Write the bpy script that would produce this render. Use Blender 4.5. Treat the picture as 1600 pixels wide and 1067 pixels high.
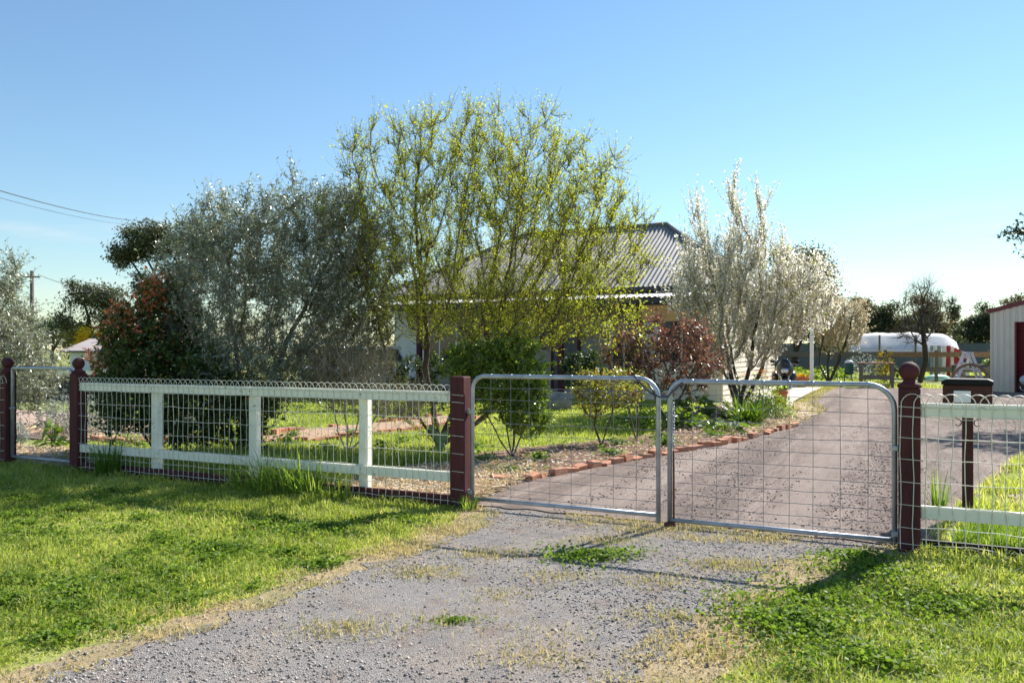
import bpy, math, random
import numpy as np
from mathutils import Vector, Matrix, Euler
from mathutils.geometry import tessellate_polygon

scene = bpy.context.scene
COL = scene.collection
for o in list(bpy.data.objects):
    bpy.data.objects.remove(o)
random.seed(7)
RNG = np.random.default_rng(11)
R = math.radians

# ------------------------------------------------------------------ camera
cam_d = bpy.data.cameras.new("camera")
cam_d.lens = 28.125
cam_d.sensor_width = 36.0
cam_d.shift_y = 16.5 / 1600
cam_d.clip_end = 3000
cam_d.clip_start = 0.05
cam_d.dof.use_dof = True
cam_d.dof.focus_distance = 7.6
cam_d.dof.aperture_fstop = 4.0
cam = bpy.data.objects.new("camera", cam_d)
cam.location = (0, 0, 1.5)
cam.rotation_euler = (R(90), 0, 0)
COL.objects.link(cam)
scene.camera = cam

# ------------------------------------------------------------------ light
SUN_AZ, SUN_EL = R(45.5), R(38.5)          # clockwise from +Y
sun_dir = Vector((math.sin(SUN_AZ) * math.cos(SUN_EL), math.cos(SUN_AZ) * math.cos(SUN_EL), math.sin(SUN_EL)))
sun_d = bpy.data.lights.new("sun", 'SUN')
sun_d.energy = 4.2
sun_d.angle = R(0.53)
sun_d.color = (1.0, 0.955, 0.88)
sun = bpy.data.objects.new("sun", sun_d)
sun.rotation_euler = sun_dir.to_track_quat('Z', 'Y').to_euler()
sun.location = (20, 20, 30)
COL.objects.link(sun)

world = bpy.data.worlds.new("World")
scene.world = world
world.use_nodes = True
nt = world.node_tree
nt.nodes.clear()
n_out = nt.nodes.new('ShaderNodeOutputWorld')
n_bg = nt.nodes.new('ShaderNodeBackground')
n_sky = nt.nodes.new('ShaderNodeTexSky')
n_sky.sky_type = 'NISHITA'
n_sky.sun_disc = False
n_sky.sun_elevation = SUN_EL
n_sky.sun_rotation = SUN_AZ
n_sky.air_density = 1.3
n_sky.dust_density = 0.0
n_sky.ozone_density = 3.0
n_bg.inputs[1].default_value = 0.067
# thin low clouds: a noise in the direction of view, stretched sideways, kept to a band above the horizon
tc = nt.nodes.new('ShaderNodeTexCoord')
mp = nt.nodes.new('ShaderNodeMapping')
mp.inputs['Scale'].default_value = (3.2, 3.2, 22.0)
ns = nt.nodes.new('ShaderNodeTexNoise')
ns.inputs['Scale'].default_value = 1.5
ns.inputs['Detail'].default_value = 6
ns.inputs['Roughness'].default_value = 0.55
sx = nt.nodes.new('ShaderNodeSeparateXYZ')
band = nt.nodes.new('ShaderNodeMapRange')
band.inputs[1].default_value = 0.17
band.inputs[2].default_value = 0.03
cl = nt.nodes.new('ShaderNodeMapRange')
cl.interpolation_type = 'SMOOTHSTEP'
cl.inputs[1].default_value = 0.50
cl.inputs[2].default_value = 0.68
mul = nt.nodes.new('ShaderNodeMath'); mul.operation = 'MULTIPLY'
mul2 = nt.nodes.new('ShaderNodeMath'); mul2.operation = 'MULTIPLY'; mul2.inputs[1].default_value = 0.85
mixc = nt.nodes.new('ShaderNodeMix'); mixc.data_type = 'RGBA'
mixc.inputs[7].default_value = (6.4, 6.4, 6.5, 1)
L = nt.links.new
L(tc.outputs['Generated'], mp.inputs[0]); L(mp.outputs[0], ns.inputs['Vector'])
L(tc.outputs['Generated'], sx.inputs[0]); L(sx.outputs[2], band.inputs[0])
L(ns.outputs['Fac'], cl.inputs[0]); L(cl.outputs[0], mul.inputs[0]); L(band.outputs[0], mul.inputs[1])
L(mul.outputs[0], mul2.inputs[0]); L(mul2.outputs[0], mixc.inputs[0])
tint = nt.nodes.new('ShaderNodeMix'); tint.data_type = 'RGBA'; tint.blend_type = 'MULTIPLY'; tint.inputs[0].default_value = 1.0
tint.inputs[7].default_value = (0.85, 0.96, 1.03, 1)
L(n_sky.outputs[0], tint.inputs[6]); L(tint.outputs[2], mixc.inputs[6]); L(mixc.outputs[2], n_bg.inputs[0]); L(n_bg.outputs[0], n_out.inputs[0])

scene.view_settings.view_transform = 'Standard'
scene.view_settings.look = 'None'
scene.view_settings.exposure = 1.2
scene.view_settings.gamma = 1.0
scene.view_settings.use_curve_mapping = False
scene.render.engine = 'CYCLES'
scene.cycles.max_bounces = 12
scene.cycles.diffuse_bounces = 8
scene.cycles.glossy_bounces = 2
scene.cycles.transmission_bounces = 8
scene.cycles.caustics_reflective = False
scene.cycles.caustics_refractive = False
scene.cycles.use_denoising = True

# ------------------------------------------------------------------ street frame: u along the front fence, v into the block
TH = R(25.6)
MX, MY = -0.48, 7.70
CU, SU = math.cos(TH), math.sin(TH)
FROT = -TH
def W(u, v, z=0.0):
    return (MX + u * CU + v * SU, MY - u * SU + v * CU, z)
def Wn(u, v):
    return np.stack([MX + u * CU + v * SU, MY - u * SU + v * CU], 1)

# ------------------------------------------------------------------ materials
def new_mat(name):
    m = bpy.data.materials.new(name)
    m.use_nodes = True
    t = m.node_tree
    t.nodes.clear()
    out = t.nodes.new('ShaderNodeOutputMaterial')
    return m, t, out

def ramp(t, stops):
    r = t.nodes.new('ShaderNodeValToRGB')
    el = r.color_ramp.elements
    while len(el) < len(stops):
        el.new(0.5)
    for e, (p, c) in zip(el, stops):
        e.position = p
        e.color = (c[0], c[1], c[2], 1)
    return r

def noise(t, scale, detail=4, rough=0.55, vec=None):
    n = t.nodes.new('ShaderNodeTexNoise')
    n.inputs['Scale'].default_value = scale
    n.inputs['Detail'].default_value = detail
    n.inputs['Roughness'].default_value = rough
    if vec is not None:
        t.links.new(vec, n.inputs['Vector'])
    return n

def mixrgb(t, a, b, fac, mode='MIX'):
    m = t.nodes.new('ShaderNodeMix'); m.data_type = 'RGBA'; m.blend_type = mode
    for sock, v in ((6, a), (7, b)):
        if isinstance(v, (tuple, list)):
            m.inputs[sock].default_value = (v[0], v[1], v[2], 1)
        else:
            t.links.new(v, m.inputs[sock])
    if isinstance(fac, (int, float)):
        m.inputs[0].default_value = fac
    else:
        t.links.new(fac, m.inputs[0])
    return m.outputs[2]

def painted(name, col, col2=None, rough=0.5, scale=6.0, metal=0.0, bump=0.15, bscale=40.0, stretch=(1, 1, 1), wear=None, wear_amt=0.6, spec=0.5):
    """solid surface with blotchy tone, fine relief and optional worn patches"""
    m, t, out = new_mat(name)
    b = t.nodes.new('ShaderNodeBsdfPrincipled')
    c = t.nodes.new('ShaderNodeTexCoord')
    mpn = t.nodes.new('ShaderNodeMapping')
    mpn.inputs['Scale'].default_value = stretch
    oi = t.nodes.new('ShaderNodeObjectInfo')
    add = t.nodes.new('ShaderNodeVectorMath'); add.operation = 'ADD'
    t.links.new(c.outputs['Object'], add.inputs[0])
    t.links.new(oi.outputs['Random'], add.inputs[1])
    t.links.new(add.outputs[0], mpn.inputs[0])
    n1 = noise(t, scale, 5, 0.6, mpn.outputs[0])
    col2 = col2 or tuple(x * 0.72 for x in col)
    r = ramp(t, [(0.3, col2), (0.62, col)])
    t.links.new(n1.outputs[0], r.inputs[0])
    csock = r.outputs[0]
    if wear:
        n3 = noise(t, scale * 3.1, 6, 0.7, mpn.outputs[0])
        mr = t.nodes.new('ShaderNodeMapRange')
        mr.inputs[1].default_value = wear_amt; mr.inputs[2].default_value = wear_amt + 0.07
        t.links.new(n3.outputs[0], mr.inputs[0])
        csock = mixrgb(t, csock, wear, mr.outputs[0])
    t.links.new(csock, b.inputs['Base Color'])
    b.inputs['Roughness'].default_value = rough
    b.inputs['Metallic'].default_value = metal
    b.inputs['Specular IOR Level'].default_value = spec
    if bump:
        n2 = noise(t, bscale, 4, 0.6, mpn.outputs[0])
        bp = t.nodes.new('ShaderNodeBump')
        bp.inputs['Strength'].default_value = bump
        bp.inputs['Distance'].default_value = 0.01
        t.links.new(n2.outputs[0], bp.inputs['Height'])
        t.links.new(bp.outputs[0], b.inputs['Normal'])
    t.links.new(b.outputs[0], out.inputs[0])
    return m

def leafy(name, stops, trans=0.4, rough=0.45, spec=0.4, tcol=None, gain=1.7, coat=0, ior=1.45):
    """leaf material: tone from the per-leaf attribute 'var', light passing through"""
    m, t, out = new_mat(name)
    a = t.nodes.new('ShaderNodeAttribute'); a.attribute_name = 'var'
    r = ramp(t, stops)
    t.links.new(a.outputs['Fac'], r.inputs[0])
    b = t.nodes.new('ShaderNodeBsdfPrincipled')
    b.inputs['Roughness'].default_value = rough
    b.inputs['Specular IOR Level'].default_value = spec
    b.inputs['IOR'].default_value = ior
    b.inputs['Coat Weight'].default_value = coat; b.inputs['Coat Roughness'].default_value = .3
    t.links.new(r.outputs[0], b.inputs['Base Color'])
    tr = t.nodes.new('ShaderNodeBsdfTranslucent')
    tint = mixrgb(t, r.outputs[0], tcol or (1.0, 1.0, 0.55), 1.0, 'MULTIPLY')
    sc2 = mixrgb(t, tint, (gain, gain, gain), 1.0, 'MULTIPLY')
    t.links.new(sc2, tr.inputs[0])
    mx = t.nodes.new('ShaderNodeMixShader')
    mx.inputs[0].default_value = trans
    t.links.new(b.outputs[0], mx.inputs[1]); t.links.new(tr.outputs[0], mx.inputs[2])
    t.links.new(mx.outputs[0], out.inputs[0])
    return m

def soil(name, layers, bump_scale=60, bump=0.6, rough=0.95, stones=None, stretch=(1, 1, 1), grain=90.0, tracks=None):
    """ground: several world-space noises layered; stones = (scale, lo, hi) adds Voronoi gravel"""
    m, t, out = new_mat(name)
    b = t.nodes.new('ShaderNodeBsdfPrincipled')
    g = t.nodes.new('ShaderNodeNewGeometry')
    mpn = t.nodes.new('ShaderNodeMapping')
    mpr = t.nodes.new('ShaderNodeMapping')
    mpr.inputs['Rotation'].default_value = (0, 0, TH)
    t.links.new(g.outputs['Position'], mpr.inputs[0])
    mpn.inputs['Scale'].default_value = stretch
    t.links.new(mpr.outputs[0], mpn.inputs[0])
    cs = layers[0]
    base = ramp(t, [(0.32, layers[0][0]), (0.68, layers[0][1])])
    nb = noise(t, layers[0][2], 6, 0.65, mpn.outputs[0])
    t.links.new(nb.outputs[0], base.inputs[0])
    csock = base.outputs[0]
    for (colr, scale, lo, hi, amt) in layers[1:]:
        n = noise(t, scale, 6, 0.62, mpn.outputs[0])
        mr = t.nodes.new('ShaderNodeMapRange')
        mr.inputs[1].default_value = lo; mr.inputs[2].default_value = hi
        mr.inputs[4].default_value = amt
        t.links.new(n.outputs[0], mr.inputs[0])
        csock = mixrgb(t, csock, colr, mr.outputs[0])
    if tracks:
        # compacted wheel tracks (paler fines) with coarse dark metal thrown to their sides; lines in the rotated street frame
        sxyz = t.nodes.new('ShaderNodeSeparateXYZ'); t.links.new(mpr.outputs[0], sxyz.inputs[0])
        wob = noise(t, .9, 3, .6, mpr.outputs[0])
        for (x0, wdt, colr, amt) in tracks:
            d = t.nodes.new('ShaderNodeMath'); d.operation = 'SUBTRACT'; d.inputs[1].default_value = x0
            t.links.new(sxyz.outputs[0], d.inputs[0])
            w2 = t.nodes.new('ShaderNodeMath'); w2.operation = 'MULTIPLY_ADD'; w2.inputs[1].default_value = .9; 
            t.links.new(wob.outputs[0], w2.inputs[0]); t.links.new(d.outputs[0], w2.inputs[2])
            a2 = t.nodes.new('ShaderNodeMath'); a2.operation = 'ABSOLUTE'; t.links.new(w2.outputs[0], a2.inputs[0])
            mr = t.nodes.new('ShaderNodeMapRange'); mr.interpolation_type = 'SMOOTHSTEP'
            mr.inputs[1].default_value = wdt; mr.inputs[2].default_value = wdt * .25
            mr.inputs[3].default_value = 0; mr.inputs[4].default_value = amt
            t.links.new(a2.outputs[0], mr.inputs[0])
            csock = mixrgb(t, csock, colr, mr.outputs[0])
    # fine grain
    ng = noise(t, grain, 3, 0.7, g.outputs['Position'])
    rg = ramp(t, [(0.3, (0.62, 0.62, 0.62)), (0.7, (1.3, 1.3, 1.3))])
    t.links.new(ng.outputs[0], rg.inputs[0])
    csock = mixrgb(t, csock, rg.outputs[0], 1.0, 'MULTIPLY')
    hsock = nb.outputs[0]
    bp = t.nodes.new('ShaderNodeBump')
    bp.inputs['Strength'].default_value = bump
    bp.inputs['Distance'].default_value = 0.02
    if stones:
        v = t.nodes.new('ShaderNodeTexVoronoi')
        v.inputs['Scale'].default_value = stones[0]
        t.links.new(g.outputs['Position'], v.inputs['Vector'])
        rs = ramp(t, [(0.0, stones[1]), (0.75, stones[2]), (1.0, stones[3])])
        sp = t.nodes.new('ShaderNodeSeparateColor')
        t.links.new(v.outputs['Color'], sp.inputs[0])
        t.links.new(sp.outputs[0], rs.inputs[0])
        csock = mixrgb(t, csock, rs.outputs[0], stones[4], 'MIX')
        inv = t.nodes.new('ShaderNodeMath'); inv.operation = 'SUBTRACT'; inv.inputs[0].default_value = 1.0
        t.links.new(v.outputs['Distance'], inv.inputs[1])
        hsock = inv.outputs[0]
    else:
        nh = noise(t, bump_scale, 5, 0.7, g.outputs['Position'])
        hsock = nh.outputs[0]
    t.links.new(hsock, bp.inputs['Height'])
    t.links.new(bp.outputs[0], b.inputs['Normal'])
    t.links.new(csock, b.inputs['Base Color'])
    b.inputs['Roughness'].default_value = rough
    b.inputs['Specular IOR Level'].default_value = 0.2
    t.links.new(b.outputs[0], out.inputs[0])
    return m

M = {}
M['maroon'] = painted('maroon_paint', (0.100, 0.027, 0.029), (0.055, 0.017, 0.019), 0.75, 5, bump=0.4, bscale=30, stretch=(3, 3, .6), wear=(0.26, 0.09, 0.075), wear_amt=0.66, spec=.25)
M['white_wood'] = painted('cream_white_paint', (0.86, 0.84, 0.74), (0.77, 0.76, 0.66), 0.6, 4, bump=0.25, bscale=35, wear=(0.38, 0.33, 0.24), wear_amt=0.60)
M['wire'] = painted('cream_coated_wire', (0.82, 0.79, 0.68), (0.60, 0.55, 0.44), 0.5, 20, bump=0)
M['galv'] = painted('galvanised_steel', (0.46, 0.49, 0.53), (0.30, 0.33, 0.37), 0.42, 9, metal=0.55, bump=0.05, wear=(0.22, 0.12, 0.07), wear_amt=0.72)
M['galv_wire'] = painted('galvanised_wire', (0.36, 0.37, 0.39), (0.22, 0.22, 0.23), 0.45, 20, metal=0.4, bump=0)
M['rust'] = painted('rusted_iron', (0.16, 0.055, 0.03), (0.09, 0.035, 0.02), 0.8, 30, bump=0.3)
M['hose'] = painted('dark_blue_hose', (0.05, 0.065, 0.10), (0.03, 0.04, 0.06), 0.35, 10, bump=0)
M['black'] = painted('black_plastic', (0.010, 0.010, 0.011), (0.006, 0.006, 0.007), 0.6, 8, bump=0.05, spec=.2)
M['box_brown'] = painted('letterbox_brown_paint', (0.075, 0.030, 0.025), (0.05, 0.021, 0.018), 0.7, 6, bump=0.1, spec=.2)
M['white_panel'] = painted('white_enamel', (0.78, 0.80, 0.80), (0.68, 0.70, 0.70), 0.4, 8, bump=0)
M['brick'] = painted('terracotta_brick', (0.50, 0.22, 0.12), (0.34, 0.145, 0.085), 0.9, 9, bump=0.8, bscale=45, wear=(0.55, 0.40, 0.29), wear_amt=0.58)
M['pot'] = painted('terracotta_pot', (0.42, 0.15, 0.06), (0.33, 0.11, 0.045), 0.8, 8, bump=0.2)
M['concrete'] = painted('pale_concrete', (0.55, 0.48, 0.41), (0.44, 0.38, 0.32), 0.9, 2, bump=0.3)
M['roof'] = painted('weathered_corrugated_iron', (0.31, 0.29, 0.275), (0.21, 0.195, 0.18), 0.7, 1.2, metal=0.0, bump=0.05, wear=(0.13, 0.10, 0.08), wear_amt=0.64, spec=.3)
M['roof_light'] = painted('pale_verandah_iron', (0.62, 0.60, 0.57), (0.50, 0.48, 0.46), 0.5, 2, metal=0.15, bump=0.05)
M['ridge'] = painted('grey_ridge_cap', (0.15, 0.16, 0.17), (0.11, 0.115, 0.12), 0.5, 3, metal=0.2, bump=0.05)
M['fascia'] = painted('dark_fascia', (0.035, 0.035, 0.038), (0.025, 0.025, 0.027), 0.6, 4)
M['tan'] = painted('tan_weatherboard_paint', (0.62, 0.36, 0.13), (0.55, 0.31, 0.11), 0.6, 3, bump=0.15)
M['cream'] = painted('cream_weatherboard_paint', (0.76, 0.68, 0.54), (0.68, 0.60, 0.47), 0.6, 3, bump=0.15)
M['shadeboard'] = painted('shaded_weatherboard_paint', (0.36, 0.32, 0.26), (0.30, 0.27, 0.22), 0.6, 3, bump=0.15)  # pale boards darkened: deep verandah shade put into the colour
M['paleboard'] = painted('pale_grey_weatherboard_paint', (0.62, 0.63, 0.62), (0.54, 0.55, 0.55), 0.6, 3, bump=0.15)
M['darkglass'] = painted('dark_window_glass', (0.02, 0.025, 0.03), (0.015, 0.018, 0.022), 0.06, 2, bump=0.02, bscale=3)
M['doordark'] = painted('dark_screen_door', (0.05, 0.06, 0.075), (0.035, 0.045, 0.055), 0.4, 6)
M['greywood'] = painted('weathered_grey_timber', (0.19, 0.165, 0.14), (0.11, 0.095, 0.08), 0.85, 6, bump=0.5, stretch=(1, 6, 6))
M['brownwood'] = painted('brown_timber', (0.27, 0.165, 0.10), (0.18, 0.11, 0.07), 0.8, 6, bump=0.4)
M['redtop'] = painted('red_brown_bench_top', (0.36, 0.15, 0.07), (0.25, 0.10, 0.05), 0.7, 6, bump=0.3)
M['shedcream'] = painted('cream_colour_sheet', (0.70, 0.64, 0.55), (0.66, 0.60, 0.51), 0.45, 2, bump=0.02)
M['shedred'] = painted('dark_red_sheet', (0.16, 0.022, 0.028), (0.13, 0.018, 0.022), 0.45, 2, bump=0.02)
M['tarp'] = painted('white_shade_cloth', (0.74, 0.71, 0.68), (0.70, 0.67, 0.64), 0.9, 1.3, bump=0.05, bscale=12)
M['redcloth'] = painted('red_cloth', (0.40, 0.035, 0.045), (0.30, 0.03, 0.035), 0.85, 3, bump=0.2, bscale=14)
M['netgrey'] = painted('grey_green_netting', (0.30, 0.33, 0.31), (0.22, 0.24, 0.23), 0.9, 4, bump=0.2)
M['slate'] = painted('slate_sheet_fence', (0.075, 0.095, 0.115), (0.06, 0.075, 0.09), 0.5, 2, bump=0.02)
M['green_plastic'] = painted('dark_green_plastic', (0.012, 0.085, 0.065), (0.01, 0.06, 0.048), 0.5, 5, bump=0.1)
M['mint'] = painted('pale_green_fibreglass', (0.36, 0.66, 0.53), (0.30, 0.57, 0.45), 0.35, 5, bump=0.05)
M['alu'] = painted('white_aluminium', (0.74, 0.74, 0.80), (0.64, 0.64, 0.70), 0.4, 8, metal=0.15, bump=0)
M['label_red'] = painted('red_sticker', (0.5, 0.06, 0.08), (0.4, 0.05, 0.07), 0.5, 5, bump=0)
M['label_blue'] = painted('blue_sticker', (0.05, 0.05, 0.4), (0.04, 0.04, 0.3), 0.5, 5, bump=0)
M['carwhite'] = painted('white_car_paint', (0.78, 0.78, 0.79), (0.74, 0.74, 0.75), 0.2, 2, bump=0)
M['tyre'] = painted('black_rubber', (0.02, 0.02, 0.02), (0.014, 0.014, 0.014), 0.8, 12, bump=0.1)
M['bikegrey'] = painted('dark_grey_fairing', (0.035, 0.038, 0.045), (0.025, 0.027, 0.03), 0.25, 4, bump=0)
M['chrome'] = painted('bright_metal', (0.65, 0.68, 0.72), (0.5, 0.53, 0.56), 0.2, 8, metal=0.9, bump=0)
M['paleblue'] = painted('pale_blue_paint', (0.45, 0.58, 0.68), (0.40, 0.52, 0.62), 0.3, 4, bump=0)
M['teal'] = painted('dark_teal_plastic', (0.02, 0.08, 0.11), (0.015, 0.06, 0.09), 0.3, 4, bump=0)
M['pinkroof'] = painted('faded_brown_roof', (0.46, 0.39, 0.36), (0.40, 0.34, 0.31), 0.7, 1.0, bump=0.05)
M['bluewall'] = painted('white_sheet_wall', (0.66, 0.69, 0.74), (0.60, 0.63, 0.68), 0.6, 2, bump=0.05)
M['polewood'] = painted('grey_pole_timber', (0.12, 0.105, 0.095), (0.08, 0.07, 0.065), 0.9, 3, bump=0.3)
M['cable'] = painted('black_cable', (0.02, 0.022, 0.028), (0.015, 0.016, 0.02), 0.6, 3, bump=0)
M['rock'] = painted('pale_rock', (0.27, 0.25, 0.225), (0.19, 0.175, 0.155), 0.9, 5, bump=0.7, bscale=14)
M['signgreen'] = painted('green_sign_print', (0.05, 0.42, 0.16), (0.04, 0.36, 0.13), 0.5, 8, bump=0)
M['bark'] = painted('grey_brown_bark', (0.14, 0.105, 0.08), (0.065, 0.05, 0.04), 0.9, 12, bump=0.8, bscale=35, stretch=(1, 1, .4))
M['bark_pale'] = painted('pale_olive_bark', (0.30, 0.26, 0.21), (0.17, 0.145, 0.115), 0.9, 10, bump=0.7, bscale=30, stretch=(1, 1, .4))
M['bark_dark'] = painted('dark_bark', (0.06, 0.047, 0.04), (0.03, 0.025, 0.022), 0.9, 10, bump=0.6)
M['twig_pale'] = painted('pale_bare_twig', (0.52, 0.43, 0.32), (0.36, 0.29, 0.21), 0.8, 10, bump=0)

M['ground'] = soil('turf_soil', [((0.20, 0.24, 0.055), (0.31, 0.32, 0.10), 2.2), ((0.24, 0.18, 0.09), 0.9, 0.55, 0.72, 0.5)], 50, 0.5)
M['apron'] = soil('grey_gravel', [((0.29, 0.262, 0.242), (0.41, 0.37, 0.338), 1.6), ((0.46, 0.34, 0.24), 1.0, 0.46, 0.62, 0.75), ((0.28, 0.17, 0.12), 2.7, 0.55, 0.64, 0.7), ((0.17, 0.165, 0.17), 3.1, 0.50, 0.64, 0.55)], 60, 0.7,
                  stones=(170.0, (0.07, 0.066, 0.064), (0.37, 0.34, 0.315), (0.62, 0.56, 0.50), 0.48))
TRACKS = [(-2.060, 0.42, (0.46, 0.37, 0.315), 0.55), (-0.360, 0.42, (0.46, 0.37, 0.315), 0.55), (-1.210, 0.26, (0.13, 0.097, 0.082), 0.65), (0.440, 0.28, (0.13, 0.097, 0.082), 0.60), (-2.760, 0.22, (0.13, 0.097, 0.082), 0.50)]
M['drive'] = soil('brown_gravel', [((0.25, 0.185, 0.152), (0.44, 0.345, 0.29), 2.0), ((0.13, 0.094, 0.08), 1.3, 0.42, 0.58, 0.6), ((0.50, 0.40, 0.335), 2.1, 0.50, 0.64, 0.6), ((0.10, 0.075, 0.065), 7.0, 0.52, 0.62, 0.65)], 60, 0.8,
                  stones=(110.0, (0.12, 0.095, 0.09), (0.34, 0.265, 0.225), (0.56, 0.46, 0.40), 0.38), stretch=(1.7, 0.22, 1), tracks=TRACKS)
M['drytuft'] = soil('dry_trodden_verge', [((0.36, 0.27, 0.15), (0.50, 0.385, 0.23), 3.0), ((0.20, 0.22, 0.07), 1.6, 0.5, 0.64, 0.7), ((0.34, 0.31, 0.29), 3.4, 0.58, 0.68, 0.6)], 90, 0.8)
M['straw'] = soil('straw_mulch', [((0.40, 0.30, 0.21), (0.64, 0.52, 0.40), 7.0), ((0.18, 0.11, 0.075), 3.0, 0.56, 0.66, 0.7)], 60, 1.0)
M['soilbed'] = soil('brown_bark_mulch', [((0.15, 0.085, 0.06), (0.30, 0.19, 0.145), 9.0), ((0.42, 0.32, 0.24), 4.0, 0.58, 0.66, 0.55)], 70, 1.0)
M['brickpath'] = soil('brick_dust_path', [((0.40, 0.25, 0.17), (0.55, 0.38, 0.27), 5.0), ((0.22, 0.25, 0.06), 2.5, 0.56, 0.66, 0.6)], 60, 0.8)
M['pinkmulch'] = soil('pink_straw_mulch', [((0.42, 0.28, 0.21), (0.60, 0.46, 0.37), 5.0), ((0.24, 0.15, 0.10), 2.5, 0.56, 0.66, 0.7)], 60, 1.0)
M['bounce_street'] = soil('pale_bounce_gravel', [((0.36, 0.33, 0.30), (0.46, 0.43, 0.39), 0.8)], 40, 0.4)  # kept pale to throw light back onto camera-facing surfaces
M['farfield'] = soil('pale_paddock', [((0.13, 0.17, 0.035), (0.22, 0.23, 0.07), 0.4)], 10, 0.2)

M['grass'] = leafy('lawn_grass', [(0.0, (0.085, 0.14, 0.018)), (0.45, (0.29, 0.35, 0.065)), (0.8, (0.48, 0.51, 0.16)), (0.92, (0.52, 0.43, 0.21)), (1.0, (0.60, 0.50, 0.29))], 0.42, 0.5, 0.35)
M['drygrass'] = leafy('dry_grass', [(0.0, (0.20, 0.22, 0.06)), (0.4, (0.48, 0.385, 0.225)), (1.0, (0.62, 0.51, 0.34))], 0.3, 0.6, 0.3)
M['weed'] = leafy('broadleaf_weed', [(0.0, (0.055, 0.11, 0.014)), (0.6, (0.14, 0.22, 0.03)), (1.0, (0.26, 0.34, 0.08))], 0.42, 0.55, 0.2)
M['tallgrass'] = leafy('tall_grass', [(0.0, (0.05, 0.11, 0.016)), (0.6, (0.16, 0.26, 0.04)), (1.0, (0.36, 0.42, 0.11))], 0.42, 0.4, 0.45)
M['strawblade'] = leafy('loose_straw', [(0.0, (0.28, 0.18, 0.11)), (0.5, (0.60, 0.47, 0.33)), (1.0, (0.78, 0.67, 0.52))], 0.15, 0.7, 0.3)
M['olive'] = leafy('silver_olive_leaf', [(0.0, (0.050, 0.070, 0.034)), (0.5, (0.155, 0.185, 0.10)), (0.78, (0.34, 0.36, 0.25)), (1.0, (0.52, 0.53, 0.42))], 0.30, 0.44, 1.0, (0.95, 1.0, 0.75), coat=.3, ior=2.0)
M['almond'] = leafy('young_almond_leaf', [(0.0, (0.17, 0.21, 0.020)), (0.6, (0.34, 0.38, 0.040)), (0.9, (0.52, 0.52, 0.10)), (1.0, (0.42, 0.20, 0.08))], 0.55, 0.45, 0.4, (1.0, 1.0, 0.45))
M['blossom'] = leafy('white_blossom', [(0.0, (0.72, 0.70, 0.62)), (1.0, (0.88, 0.87, 0.83))], 0.70, 0.7, 0.2, (1, 1, 1), 1.15)
M['creamblossom'] = leafy('cream_blossom', [(0.0, (0.36, 0.28, 0.16)), (0.6, (0.55, 0.46, 0.31)), (1.0, (0.76, 0.71, 0.58))], 0.6, 0.7, 0.2, (1, 1, .9), 1.25)
M['plumleaf'] = leafy('plum_leaf', [(0.0, (0.20, 0.23, 0.04)), (1.0, (0.44, 0.45, 0.13))], 0.58, 0.45, 0.4)
M['photinia'] = leafy('photinia_leaf', [(0.0, (0.035, 0.070, 0.018)), (0.6, (0.09, 0.15, 0.035)), (0.77, (0.14, 0.15, 0.04)), (0.82, (0.42, 0.10, 0.04)), (1.0, (0.68, 0.24, 0.12))], 0.35, 0.3, 0.6, (1, .9, .6))
M['purpleleaf'] = leafy('purple_leaf', [(0.0, (0.085, 0.038, 0.036)), (0.45, (0.20, 0.090, 0.075)), (0.72, (0.36, 0.22, 0.18)), (0.8, (0.20, 0.17, 0.04)), (1.0, (0.36, 0.32, 0.06))], 0.35, 0.32, 1.0, (1, .8, .5))
M['rose'] = leafy('rose_leaf', [(0.0, (0.13, 0.17, 0.03)), (0.6, (0.28, 0.30, 0.06)), (0.85, (0.38, 0.20, 0.09)), (1.0, (0.46, 0.18, 0.10))], 0.42, 0.35, 0.5)
M['greenshrub'] = leafy('glossy_green_leaf', [(0.0, (0.05, 0.10, 0.012)), (0.6, (0.15, 0.24, 0.025)), (1.0, (0.36, 0.44, 0.07))], 0.45, 0.34, 0.8)
M['darkleaf'] = leafy('dark_green_leaf', [(0.0, (0.020, 0.040, 0.018)), (0.7, (0.05, 0.082, 0.030)), (1.0, (0.10, 0.13, 0.05))], 0.3, 0.4, 0.5)
M['gum'] = leafy('gum_leaf', [(0.0, (0.022, 0.034, 0.018)), (0.6, (0.07, 0.085, 0.042)), (1.0, (0.17, 0.16, 0.08))], 0.3, 0.5, 0.4)
M['gumbrown'] = leafy('brownish_gum_leaf', [(0.0, (0.055, 0.045, 0.026)), (0.6, (0.14, 0.115, 0.062)), (1.0, (0.28, 0.21, 0.105))], 0.32, 0.5, 0.4)
M['wattle'] = leafy('yellow_wattle_flower', [(0.0, (0.32, 0.25, 0.02)), (0.5, (0.62, 0.42, 0.012)), (1.0, (0.75, 0.55, 0.03))], 0.3, 0.7, 0.2, (1, 1, .5))
M['olivegreen'] = leafy('olive_green_bush_leaf', [(0.0, (0.10, 0.095, 0.02)), (1.0, (0.24, 0.20, 0.04))], 0.3, 0.6, 0.2)
M['silverleaf'] = leafy('silver_grey_leaf', [(0.0, (0.16, 0.19, 0.17)), (1.0, (0.38, 0.42, 0.40))], 0.2, 0.6, 0.3, (1, 1, .9))
M['strappy'] = leafy('strappy_leaf', [(0.0, (0.045, 0.10, 0.010)), (0.6, (0.10, 0.17, 0.02)), (1.0, (0.22, 0.28, 0.05))], 0.42, 0.28, 0.6)
M['orange'] = leafy('orange_petal', [(0.0, (0.62, 0.20, 0.01)), (1.0, (0.78, 0.42, 0.03))], 0.35, 0.6, 0.2, (1, 1, .6))
M['cactus'] = painted('cactus_pad_skin', (0.16, 0.25, 0.10), (0.11, 0.18, 0.075), 0.5, 14, bump=0.3)
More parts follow.
